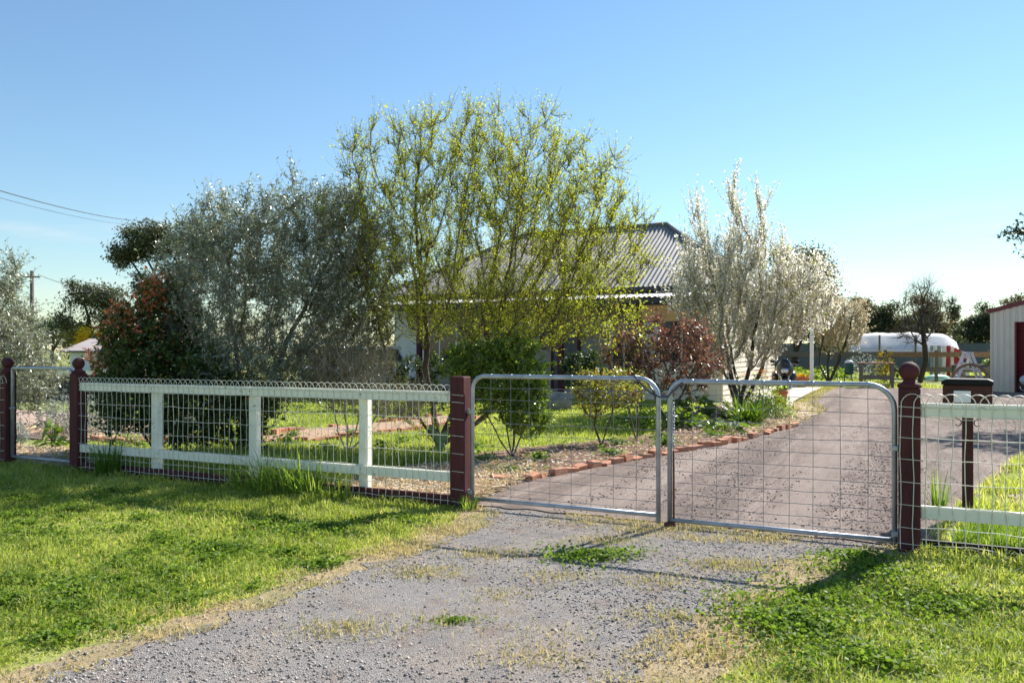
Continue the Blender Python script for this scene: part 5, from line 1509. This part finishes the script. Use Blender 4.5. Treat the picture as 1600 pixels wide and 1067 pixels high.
for i, (u, h, n, lab) in enumerate(((-2.52, .40, 120, 'lush grass clump at the foot of the middle fence stake'), (-2.18, .56, 170, 'tallest lush grass clump growing through the cream fence'), (-1.85, .50, 150, 'lush grass clump growing through the fence left of its right-hand stake'), (-1.5, .34, 90, 'short grass clump beside the right-hand fence stake'))):
    tuft('grass_clump', lab, W(u, -.10), n, h, .012, .27, 'tallgrass', 82 + i, lean=.6, vr=(.1, 1))
tuft('grass_clump', 'small grass tuft at the foot of the plain maroon gate post', W(.12, -.08), 90, .17, .008, .08, 'tallgrass', 90, lean=.5)
tuft('grass_clump', 'upright grass clump beside the letterbox post', W(4.12, 1.65), 40, .42, .014, .06, 'tallgrass', 91, lean=.15)
for i in range(9):
    q_ = [(-4.9, 1.2), (-4.4, .9), (-3.9, .7), (-3.4, 1.0), (-2.9, .8), (-2.6, 1.5), (-2.2, 1.2), (-3.2, 1.9), (-2.0, 2.2)][i]
    lab = ['weedy grass clump at the far end of the lawn behind the fence', 'weedy grass clump in the dark under the photinia', 'weedy grass clump under the olive trunk', 'weedy grass clump right of the olive trunk', 'weedy grass clump behind the middle fence stake', 'bright weedy grass clump left of the bare shrub', 'bright weedy grass clump below the bare shrub', 'bright weedy grass clump on the lawn behind the bare shrub', 'bright weedy grass clump left of the cactus'][i]
    tuft('grass_clump', lab, W(*q_), 110, .30, .012, .22, 'tallgrass', 95 + i, lean=.55, vr=(.3, 1))
tuft('agapanthus', 'big clump of strappy bright green leaves on the brick edging', W(1.02, 10.0), 230, .72, .035, .30, 'strappy', 110, lean=.75, arch=.8)
tuft('agapanthus', 'smaller strappy green clump behind the big strappy clump', W(.55, 11.2), 110, .6, .03, .22, 'strappy', 111, lean=.7, arch=.8, vr=(0, .7))
tuft('iris_clump', 'fan of upright strappy leaves at the end of the garden bed', W(.95, 12.9), 120, .55, .03, .3, 'strappy', 112, lean=.6, arch=.7, vr=(.1, .7))

def leafy_clump(name, label, loc, n, rad, h, leaf, mat, seed, cat='plant', group=None, flat=.35):
    """stems with broad leaves, each leaf a six-point blade folded at the midrib"""
    g = np.random.default_rng(seed)
    t = thing(name, label, cat, loc, 0, group)
    a = g.uniform(0, 6.283, n); r = np.sqrt(g.random(n))
    c = np.stack([rad * r * np.cos(a), rad * r * np.sin(a), h * g.uniform(.2, 1, n) * (1 - .35 * r ** 2)], 1)
    sm = MB()
    for i in range(min(n, 26)):
        sm.tube([(c[i, 0] * .3, c[i, 1] * .3, 0), (c[i, 0] * .75, c[i, 1] * .75, c[i, 2] * .6), tuple(c[i])], .004, 4, cap=False)
    sm.build('stems', mat, t, kind='stuff')
    D = unit(np.stack([np.cos(a), np.sin(a), g.normal(.2, flat, n)], 1) + g.normal(size=(n, 3)) * .35)
    s = unit(np.cross(D, np.array([0, 0, 1.0]) + g.normal(size=(n, 3)) * .35)); nn = np.cross(s, D)
    Ls = (leaf[0] * g.uniform(.6, 1.25, n))[:, None]; w = (leaf[1] * g.uniform(.7, 1.2, n))[:, None]
    b = c; q1 = b + D * Ls * .35; q2 = b + D * Ls * .7 - np.array([0, 0, .06]) * Ls; tip = b + D * Ls - np.array([0, 0, .22]) * Ls
    V = np.stack([b, q1 + s * w * .5 + nn * w * .15, q2 + s * w * .36 + nn * w * .1, tip, q2 - s * w * .36 + nn * w * .1, q1 - s * w * .5 + nn * w * .15], 1)
    F = np.array([[0, 1, 2, 3], [0, 3, 4, 5]])[None] + (np.arange(n) * 6)[:, None, None]
    npmesh('leaves', V.reshape(-1, 3), F.reshape(-1, 4), mat, t, np.repeat(np.clip(g.normal(.55, .25, n), 0, 1), 6), kind='stuff')
    return t
leafy_clump('arum_lily', 'broad-leaved bright green plant at the brick edge of the garden bed', W(.98, 8.1), 34, .24, .30, (.24, .13), 'strappy', 120)
leafy_clump('arum_lily', 'broad-leaved green plant left of the silvery ground plant', W(.05, 8.6), 40, .22, .34, (.22, .13), 'strappy', 121)
leafy_clump('arum_lily', 'lush broad-leaved clump below the tan house corner', W(-.35, 11.6), 70, .38, .55, (.26, .13), 'strappy', 122)
leafy_clump('lambs_ear', 'low silvery ground plant in the garden bed between two broad-leaved plants', W(.45, 8.9), 160, .42, .16, (.14, .06), 'silverleaf', 123)
leafy_clump('lambs_ear', 'silvery edging plant behind the strappy clump', W(.95, 9.0), 80, .22, .14, (.12, .05), 'silverleaf', 124)
leafy_clump('daisy_bush', 'low green bush dotted with white flowers at the end of the brick edging', W(1.35, 11.6), 420, .45, .42, (.08, .03), 'greenshrub', 125)
leafy_clump('daisy_bush', 'leafy green bush beside the concrete path', W(.95, 13.6), 420, .5, .55, (.09, .035), 'greenshrub', 126)
leafy_clump('perennial_clump', 'leafy green clump under the purple-leaved shrub', W(-.7, 7.8), 330, .5, .55, (.10, .04), 'greenshrub', 127)
leafy_clump('perennial_clump', 'low green clump in shade at the foot of the purple-leaved shrub', W(-.5, 9.4), 420, .9, .3, (.10, .045), 'greenshrub', 128)
leafy_clump('small_artichoke', 'small plant with large pale leaves on the straw behind the narrow gate', W(-7.95, 1.32), 26, .12, .40, (.20, .10), 'strappy', 129)
leafy_clump('rosemary_bush', 'small upright grey-green bush behind the left post of the narrow gate', W(-8.85, 1.35), 420, .14, .42, (.06, .012), 'silverleaf', 130, flat=1.2)
leafy_clump('lavender_bush', 'rounded silver-grey bush behind the narrow gate', W(-9.7, 3.0), 1300, .62, .78, (.09, .02), 'silverleaf', 131, flat=.9)
leafy_clump('vegetable_patch', 'lush green leafy plants behind the silver bush', W(-10.0, 4.8), 420, .7, .62, (.16, .08), 'strappy', 132)
leafy_clump('vegetable_patch', 'green leafy plants seen just right of the second maroon post', W(-9.2, 5.6), 330, .7, .55, (.16, .08), 'strappy', 133)
leafy_clump('garden_shrub', 'low dark leafy shrub on the mulch left of the photinia', W(-8.3, 4.3), 420, .55, .5, (.10, .05), 'darkleaf', 134)
leafy_clump('garden_shrub', 'bluish grey low shrub on the mulch behind the cream fence', W(-7.8, 3.6), 420, .4, .45, (.07, .03), 'silverleaf', 135)
leafy_clump('seedling', 'little green weed at the foot of the brick edging', W(-.25, 2.5), 14, .05, .10, (.08, .02), 'strappy', 136)
leafy_clump('yard_bush', 'green bush under the small blossom tree along the back fence', (13.4, 40.5, 0), 500, 1.3, .9, (.22, .1), 'greenshrub', 137)
leafy_clump('yard_bush', 'green bush right of the small blossom tree along the back fence', (16.2, 41.0, 0), 420, 1.1, .8, (.22, .1), 'greenshrub', 138)
leafy_clump('yard_bush', 'dark green bush right of the timber bench', (18.6, 40.3, 0), 420, .75, 1.1, (.2, .09), 'darkleaf', 139)
leafy_clump('yard_bush', 'silvery shrub seen through the timber bench', (16.6, 37.8, 0), 500, .8, 1.5, (.14, .06), 'silverleaf', 140)
leafy_clump('yard_bush', 'yellow-leaved upright shrub behind the timber bench', (17.5, 37.6, 0), 160, .35, 1.9, (.14, .06), 'wattle', 141)
# orange-flowered shrub near the path
t = leafy_clump('marigold_shrub', 'green shrub topped with orange flowers beside the concrete path', W(.55, 14.4), 520, .52, 1.05, (.09, .04), 'greenshrub', 142)
g2 = np.random.default_rng(9)
for i in range(22):
    a = g2.uniform(0, 6.28); r = .5 * math.sqrt(g2.random())
    c = (r * math.cos(a), r * math.sin(a), 1.0 + .16 * g2.random() - .3 * r)
    m = MB()
    for j in range(8):
        b = j * math.pi / 4
        m.add([c, (c[0] + .05 * math.cos(b - .3), c[1] + .05 * math.sin(b - .3), c[2] + .015), (c[0] + .065 * math.cos(b), c[1] + .065 * math.sin(b), c[2] + .005), (c[0] + .05 * math.cos(b + .3), c[1] + .05 * math.sin(b + .3), c[2] + .015)], [(0, 1, 2, 3)])
    m.build('flower', 'orange', t)
# prickly pear
t = thing('prickly_pear', 'small prickly pear cactus with flat pads behind the plain maroon post', 'cactus', (-1.02, 11.5, 0))
def pad(c, h, w, tilt, yaw):
    mm = Matrix.Rotation(yaw, 4, 'Z') @ Matrix.Rotation(tilt, 4, 'Y')
    MB().ball((0, 0, 0), (w, .022, h), 12, 8, mm).build('pad', 'cactus', t, smooth=True, loc=c)
pad((0, 0, .11), .12, .06, .1, .2); pad((.04, .02, .27), .10, .05, .35, .1); pad((-.05, .0, .26), .10, .048, -.4, .3); pad((-.12, .01, .38), .09, .045, -.5, 0); pad((.02, 0, .02), .08, .05, 1.0, .6)

# ================================================================== SMALL OBJECTS
# brick edging, brick by brick
g = np.random.default_rng(150)
BR = MB().box(-.112, .112, -.054, .054, -.045, .062)
me_brick = None
def brick_row(parent, pts, gap, first_skip=(), z=.03, leanmax=.25):
    global me_brick
    pts = [np.array(p, float) for p in pts]
    seg = [np.linalg.norm(b - a) for a, b in zip(pts[:-1], pts[1:])]
    tot = sum(seg); s = 0; i = 0
    while s < tot:
        q = s; k = 0
        while k < len(seg) - 1 and q > seg[k]: q -= seg[k]; k += 1
        d = (pts[k + 1] - pts[k]) / seg[k]
        p = pts[k] + d * q + np.array([-d[1], d[0]]) * g.normal() * .03
        yaw = math.atan2(d[1], d[0]) + g.normal() * .16
        if me_brick is None:
            o = BR.build('brick', 'brick', parent, bevel=.006); me_brick = o.data
        else:
            o = bpy.data.objects.new('brick', me_brick); link(o, parent)
            b = o.modifiers.new('bevel', 'BEVEL'); b.width = .006; b.segments = 1; b.limit_method = 'ANGLE'
        o.location = (p[0], p[1], z - .012 + g.normal() * .02)
        o.rotation_euler = (g.normal() * leanmax * .4, g.normal() * .07, yaw)
        o.scale = (g.uniform(.85, 1.05), 1, g.uniform(.9, 1.1))
        if i in first_skip or (i > 0 and g.random() < .12): bpy.data.objects.remove(o)
        s += gap + abs(g.normal()) * .02; i += 1
be = thing('brick_edging', 'uneven row of terracotta bricks edging the garden bed along the driveway', 'edging', W(0, 0), FROT)
brick_row(be, [(-.05, 1.75), (.02, 2.15), (.36, 3.35), (.85, 5.1), (1.47, 7.0), (1.87, 9.7), (1.95, 10.6)], .232)
pe = thing('brick_edging', 'row of terracotta bricks along the far side of the brick-dust garden path', 'edging', W(0, 0), FROT)
brick_row(pe, [(-6.4, 4.2), (-6.5, 5.6), (-6.0, 7.5), (-5.9, 9.4)], .25)
pe2 = thing('brick_edging', 'row of terracotta bricks along the near side of the brick-dust garden path', 'edging', W(0, 0), FROT)
brick_row(pe2, [(-5.6, 3.45), (-5.1, 3.9), (-4.6, 5.2), (-4.5, 7.2), (-4.7, 9.3)], .25)
pe3 = thing('brick_edging', 'short row of bricks between the mulch and the lawn behind the second maroon post', 'edging', W(0, 0), FROT)
brick_row(pe3, [(-8.6, 2.42), (-7.3, 2.32), (-6.9, 3.1), (-7.6, 3.5)], .27)
lbk = thing('loose_brick', 'single loose brick lying on the straw at the start of the brick edging', 'brick', W(-.30, 1.42, .02), FROT + .9)
MB().box(-.115, .115, -.055, .055, 0, .075).build('brick', 'brick', lbk, bevel=.006).rotation_euler = (.12, .1, 0)

def rock(name, label, loc, r, seed, cat='rock'):
    g = np.random.default_rng(seed)
    m = MB().ball((0, 0, 0), r, 12, 9)
    k = g.normal(size=(5, 3)) * 2.2 / max(r)
    m.v = [tuple(np.array(p) * (1 + .10 * sum(math.sin(float(np.dot(q, p)) + i) for i, q in enumerate(k)) / 2)) for p in m.v]
    o = m.build(name, 'rock', None, smooth=True); o.location = loc
    return tag(o, label, cat)
rock('garden_boulder', 'pale rounded boulder in front of the maroon verandah post', (1.2, 20.6, .14), (.32, .26, .27), 1)
rock('flat_stone', 'small flat stone in the shadow of the ball-topped gate post', (2.42, 5.52, .015), (.09, .05, .022), 2)
# dry mound in the right garden strip
t = thing('dry_plant_clump', 'brown dried clump of plant on straw beyond the right fence', 'plant', W(5.15, 2.6), 0)
n = 420
P = np.abs(g.normal(size=(n, 3))) * np.array([0, 0, .05]) + g.normal(size=(n, 3)) * np.array([.10, .09, .0])
V, F = leaf_quads(P, unit(g.normal(size=(n, 3)) + np.array([0, 0, .3])), g.uniform(.05, .14, n), np.full(n, .012), g)
npmesh('leaves', V, F, 'gumbrown', t, np.repeat(g.uniform(.5, 1, n), 4), kind='stuff')
MB().tube([(0, 0, 0), (.01, 0, .08)], .02, 6).build('stem', 'bark', t)

# step ladder seen side-on
ld = thing('step_ladder', 'white aluminium A-frame step ladder with red and blue sticker standing in the back yard', 'ladder', (18.0, 31.6, 0), R(-12))
for y in (-.22, .22):
    MB().beam((-.62, y * 1.25, 0), (-.06, y, 1.46), .05, .11).build('front_rail', 'alu', ld, bevel=.01)
    MB().beam((.60, y * 1.25, 0), (.08, y, 1.44), .04, .10).build('rear_rail', 'alu', ld, bevel=.01)
for i in range(4):
    q = (i + 1) / 5.2
    x = -.62 + .56 * q; z = 1.46 * q
    MB().box(x - .05, x + .09, -.24, .24, z - .02, z + .02).build('tread', 'alu', ld)
MB().box(-.14, .14, -.24, .24, 1.44, 1.50).build('top_cap', 'alu', ld, bevel=.015)
MB().beam((-.32, -.26, .86), (.33, -.26, .82), .02, .05).build('spreader', 'alu', ld)
MB().beam((-.198, -.285, 1.17), (-.165, -.282, 1.25), .012, .115).build('sticker', 'label_red', ld)
MB().beam((-.215, -.288, 1.11), (-.198, -.285, 1.168), .012, .115).build('sticker', 'label_blue', ld)
hp = thing('curved_timber_hoop', 'brown curved timber hoop leaning in front of the white step ladder', 'hoop', (16.95, 29.6, 0), R(-20))
q = [(-.62 * math.cos(math.pi * i / 18), 0, .32 + .72 * math.sin(math.pi * i / 18)) for i in range(19)]
q = [(-.60, 0, 0)] + q + [(.62, 0, 0)]
m = MB()
for a, b in zip(q[:-1], q[1:]): m.beam(a, b, .10, .06, (0, 1, 0))
m.build('hoop', 'brownwood', hp)
MB().box(-.55, .58, -.05, .05, .06, .16).build('foot_rail', 'brownwood', hp)
MB().box(-.3, .1, -.06, .06, .50, .58).build('cross_rail', 'brownwood', hp)
def bench(name, label, loc, rot, w, d, h, top, legs='greywood'):
    t = thing(name, label, 'bench', loc, rot)
    for i in range(3):
        y0 = -d / 2 + d * i / 3
        MB().box(-w / 2 - .06, w / 2 + .06, y0 + .005, y0 + d / 3 - .005, h - .05, h).build('top_board', top, t, bevel=.005)
    for x in (-w / 2 + .06, w / 2 - .06):
        for y in (-d / 2 + .06, d / 2 - .06):
            MB().box(x - .055, x + .055, y - .055, y + .055, -.02, h - .052).build('leg', legs, t, bevel=.005)
    MB().box(-w / 2 + .12, w / 2 - .12, -d / 2 + .02, -d / 2 + .06, h * .36, h * .50).build('rail', legs, t)
    MB().box(-w / 2 + .12, w / 2 - .12, -d / 2 + .07, d / 2 - .07, h * .12, h * .15).build('shelf', 'bark_dark', t)
    return t
bench('timber_bench', 'tall weathered timber bench with red-brown top in the back yard', (15.3, 33.6, 0), R(-20), 1.30, .75, 1.06, 'redtop')
bench('potting_bench', 'weathered potting bench behind the white step ladder', (20.4, 35.0, 0), R(-20), 2.0, .7, .95, 'greywood')
leafy_clump('seedling_tray', 'green seedlings growing on the potting bench', (20.9, 34.85, .95), 110, .30, .28, (.13, .06), 'strappy', 160)
def pot(label, loc, r, h, flowers=True, seed=1):
    t = thing('flower_pot', label, 'pot', loc, 0)
    MB().lathe([(r * .68, 0), (r * .9, h * .75), (r, h * .78), (r, h), (r * .88, h), (r * .86, h * .9)], 18).build('pot', 'pot', t, smooth=True)
    g = np.random.default_rng(seed); n = 90
    P = g.normal(size=(n, 3)) * np.array([r * .45, r * .45, .06]) + np.array([0, 0, h + .05])
    V, F = leaf_quads(P, unit(g.normal(size=(n, 3)) + np.array([0, 0, .6])), g.uniform(.06, .12, n), np.full(n, .05), g)
    npmesh('plant', V, F, 'orange' if flowers else 'greenshrub', t, np.repeat(g.random(n), 4), kind='stuff')
pot('terracotta pot of orange flowers beside the white side post', W(.22, 28.6, .05), .33, .42)
pot('small terracotta pot on the concrete path near the orange flowers', W(.95, 16.0, .05), .20, .42, False, 2)
# green drum feeder on thin legs
gd = thing('green_drum', 'dark green drum with white cap on thin dark legs in the back yard', 'drum', (14.62, 34.7, 0), R(15))
MB().lathe([(.10, .50), (.17, .54), (.19, .62), (.19, .98), (.17, 1.03)], 16).build('body', 'green_plastic', gd, smooth=True)
MB().lathe([(.175, 1.032), (.18, 1.06), (.14, 1.12), (.05, 1.14)], 16).build('cap', 'white_panel', gd, smooth=True)
for x in (-.2, .1):
    MB().tube([(x * 1.5, -.05, 0), (x, 0, .62)], .022, 6).build('leg', 'bark_dark', gd)
for z in (.62, .88):
    MB().ball((.2, -.06, z), .05, 8, 6).build('knob', 'white_panel', gd)
# overturned pale green dinghy
kd = thing('overturned_dinghy', 'small pale green overturned dinghy lying on the back yard grass', 'boat', (22.0, 41.4, 0), R(12))
m = MB(); st = []
for i in range(9):
    x = -.75 + 1.5 * i / 8
    w = .36 * (1 - abs(x / .80) ** 2.6); hgt = .34 * (1 - .45 * abs(x / .8) ** 2)
    st.append([(x, w, .06), (x, w * .85, hgt * .75), (x, w * .3, hgt), (x, -w * .3, hgt), (x, -w * .85, hgt * .75), (x, -w, .06)])
for r_ in st: m.v += r_
for i in range(8):
    for j in range(5):
        a = i * 6 + j; m.f.append((a, a + 1, a + 7, a + 6))
m.build('hull', 'mint', kd, smooth=True)
for s in (-1, 1):
    MB().tube([(st[i][0 if s > 0 else 5][0], st[i][0 if s > 0 else 5][1], .05) for i in range(9)], .028, 6).build('gunwale', 'white_panel', kd, smooth=True)

# white shade tunnel
tn = thing('shade_tunnel', 'long white shade cloth tunnel on posts with red and grey cloth at its right end', 'tunnel', (19.2, 46.5, 0), R(-14))
g = np.random.default_rng(170)
TL, nx, ny = 6.0, 36, 14
m = MB()
for i in range(nx + 1):
    for j in range(ny + 1):
        x = TL * i / nx; q = j / ny
        end = max(0, (x - 4.6) / 1.4)
        ang = math.pi * q
        z = 1.52 + 1.12 * (1 - abs(math.cos(ang))) ** .8 + .02 * math.sin(x * 2.1 + 3 * q) - .07 * math.sin(math.pi * ((x / 1.8) % 1)) * math.sin(ang) - .55 * end ** 2.2
        y = -1.3 * math.cos(ang)
        if j == 0: z = 1.50 - .16 * math.sin(math.pi * ((x / 2.6) % 1)) + .05 * g.normal()
        m.v.append((x, y, z + .006 * g.normal()))
for i in range(nx):
    for j in range(ny):
        a = i * (ny + 1) + j; m.f.append((a, a + ny + 1, a + ny + 2, a + 1))
m.build('shade_cloth', 'tarp', tn, smooth=True)
for x in (.05, 1.75, 3.6):
    MB().tube([(x, -1.34, 0), (x, -1.34, 2.45)], .055, 8).build('post', 'greywood', tn)
MB().tube([(0, -1.33, 1.45), (4.4, -1.33, 1.45)], .03, 6).build('side_rail', 'greywood', tn)
x = 4.35; i = 0
while x < 6.35:
    w = g.uniform(.14, .24)
    mt = ['netgrey', 'tarp', 'netgrey', 'tarp', 'redcloth', 'tarp', 'redcloth', 'redcloth', 'netgrey', 'tarp'][i % 10]
    top = 1.85 - .35 * max(0, (x - 5.2))
    y = -1.28 + .5 * max(0, x - 5.2)
    m = MB()
    for k in range(6):
        z = top * (1 - k / 5)
        b = .06 * math.sin(k * 1.3 + i)
        for dx in (0, w * .5, w):
            m.v.append((x + dx + .25 * (k / 5) * (x - 4.9) * .4, y + b - (.05 if dx == w * .5 else 0), z))
    for k in range(5):
        for d in (0, 1):
            a = 3 * k + d; m.f.append((a, a + 1, a + 4, a + 3))
    m.build('end_strip', mt, tn, smooth=True)
    x += w + .01; i += 1

# motorbike parked beside the side wall, seen from the front quarter
mb_ = thing('motorbike', 'dark motorbike with rounded fairing parked on the concrete path beside the house', 'motorbike', W(.62, 19.6, .05), FROT + R(8))
def wheel(parent, y, r, w):
    k = MB()
    k.tube([(0, y + r * .84 * math.cos(a), r + r * .84 * math.sin(a)) for a in [6.283 * i / 20 for i in range(20)]], w, 10, closed=True)
    o = k.build('wheel', 'tyre', parent, smooth=True)
    MB().tube([(0, y + r * .66 * math.cos(a), r + r * .66 * math.sin(a)) for a in [6.283 * i / 20 for i in range(20)]], .025, 8, closed=True).build('rim', 'chrome', o, smooth=True)
    for i in range(5):
        a = 6.283 * i / 5
        MB().beam((0, y, r), (0, y + r * .64 * math.cos(a), r + r * .64 * math.sin(a)), .05, .02, (1, 0, 0)).build('spoke', 'bikegrey', o)
wheel(mb_, -.70, .31, .062); wheel(mb_, .72, .31, .085)
MB().ball((0, -.42, .92), (.26, .34, .27), 16, 10).build('fairing', 'bikegrey', mb_, smooth=True)
MB().ball((0, -.60, 1.08), (.17, .10, .17), 12, 8).build('windscreen', 'darkglass', mb_, smooth=True)
MB().ball((0, -.05, .84), (.19, .38, .17), 14, 9).build('tank', 'bikegrey', mb_, smooth=True)
MB().ball((0, .45, .80), (.15, .42, .09), 14, 8).build('seat', 'black', mb_, smooth=True)
MB().box(-.17, .17, -.30, .38, .28, .66).build('engine', 'bikegrey', mb_, bevel=.06)
for s in (-1, 1):
    MB().tube([(s * .09, -.70, .31), (s * .09, -.52, .82)], .03, 8).build('fork', 'chrome', mb_, smooth=True)
    MB().tube([(0, -.42, 1.04), (s * .22, -.38, 1.08), (s * .40, -.30, 1.03)], .018, 8).build('handlebar', 'black', mb_, smooth=True)
    MB().tube([(s * .22, -.50, 1.02), (s * .34, -.48, 1.13)], .010, 6).build('mirror_stem', 'black', mb_)
    MB().ball((s * .36, -.48, 1.16), (.075, .03, .045), 12, 8).build('mirror', 'black', mb_, smooth=True)
    MB().tube([(s * .17, .0, .32), (s * .20, .6, .34), (s * .19, 1.0, .42)], .05, 10).build('exhaust', 'chrome', mb_, smooth=True)
    MB().ball((s * .27, .62, .66), (.12, .26, .19), 12, 8).build('pannier', 'bikegrey', mb_, smooth=True)
MB().ball((0, -.72, .88), (.11, .05, .09), 12, 8).build('headlight', 'chrome', mb_, smooth=True)
MB().prism([(-.07, .56), (.07, .56), (.08, .64), (-.08, .64)], -1.0, -.42).build('mudguard', 'bikegrey', mb_)
MB().tube([(-.15, .1, .35), (-.32, .12, -.0)], .014, 6).build('side_stand', 'chrome', mb_)

# scooter mostly beyond the right edge, by the roller door
sc_ = thing('scooter', 'pale blue scooter with dark mirror cut off by the right edge beside the shed', 'scooter', (18.95, 28.6, 0), R(20))
MB().ball((0, -.35, .62), (.20, .14, .46), 14, 10).build('leg_shield', 'paleblue', sc_, smooth=True)
MB().ball((0, .35, .48), (.22, .50, .24), 14, 10).build('rear_body', 'paleblue', sc_, smooth=True)
MB().box(-.16, .16, -.35, .2, .22, .30).build('floorboard', 'paleblue', sc_, bevel=.03)
MB().ball((0, .32, .76), (.15, .42, .07), 12, 8).build('seat', 'black', sc_, smooth=True)
wheel(sc_, -.62, .24, .055); wheel(sc_, .68, .24, .055)
for s in (-1, 1):
    MB().tube([(0, -.42, 1.02), (s * .30, -.36, 1.06)], .02, 8).build('handlebar', 'black', sc_)
    MB().tube([(s * .22, -.40, 1.06), (s * .36, -.42, 1.24)], .010, 6).build('mirror_stem', 'black', sc_)
    MB().ball((s * .38, -.42, 1.28), (.10, .04, .07), 12, 8).build('mirror', 'teal', sc_, smooth=True)

# white four-wheel drive in front of the verandah's far end
cr = thing('parked_car', 'white four-wheel drive parked near the far end of the verandah, mostly hidden by shrubs', 'car', W(-12.3, 14.9), FROT + R(8))
sec = [(-2.1, .55, .95, .80), (-2.0, .45, 1.02, .88), (-1.2, .42, 1.10, .90), (1.6, .42, 1.14, .90), (2.1, .45, 1.10, .88), (2.2, .55, 1.0, .80)]
m = MB()
for (y, z0, z1, w) in sec:
    m.v += [(-w, y, z0), (-w - .02, y, (z0 + z1) / 2), (-w + .06, y, z1), (w - .06, y, z1), (w + .02, y, (z0 + z1) / 2), (w, y, z0)]
for i in range(len(sec) - 1):
    for j in range(6):
        a = i * 6 + j; b = i * 6 + (j + 1) % 6
        m.f.append((a, b, b + 6, a + 6))
m.f += [tuple(range(6))[::-1], tuple(range(30, 36))]
body = m.build('body', 'carwhite', cr, bevel=.02)
cab = MB(); 
for (y, z, w) in ((-1.15, 1.09, .84), (-.55, 1.68, .70), (1.7, 1.70, .70), (2.12, 1.09, .82)):
    cab.v += [(-w, y, z), (w, y, z)]
cab.f = [(0, 1, 3, 2), (2, 3, 5, 4), (4, 5, 7, 6), (0, 2, 4, 6), (1, 7, 5, 3), (0, 6, 7, 1)]
cab.build('cabin', 'carwhite', cr, bevel=.03)
MB().add([(-.76, -1.10, 1.16), (.76, -1.10, 1.16), (.65, -.62, 1.63), (-.65, -.62, 1.63)], [(0, 1, 2, 3)]).build('windscreen', 'darkglass', cr, loc=(0, -.035, .02))
for s in (-1, 1):
    MB().add([(s * .845, -.95, 1.16), (s * .845, 1.85, 1.16), (s * .735, 1.55, 1.60), (s * .735, -.5, 1.60)], [(0, 1, 2, 3)]).build('side_window', 'darkglass', cr)
    MB().ball((s * 1.02, -.75, 1.22), (.13, .07, .10), 10, 8).build('mirror', 'black', cr, smooth=True)
    MB().ball((s * .62, -2.06, .82), (.17, .06, .09), 10, 8).build('headlight', 'chrome', cr, smooth=True)
    for y in (-1.4, 1.4):
        w_ = MB().tube([(s * .78, y, .36), (s * .98, y, .36)], .36, 20).build('wheel', 'tyre', cr, smooth=False)
        MB().tube([(s * .95, y, .36), (s * .995, y, .36)], .21, 16).build('rim', 'chrome', w_)
MB().box(-.45, .45, -2.13, -2.05, .70, .92).build('grille', 'black', cr)
MB().box(-.88, .88, -2.20, -2.02, .42, .62).build('bumper', 'black', cr, bevel=.03)
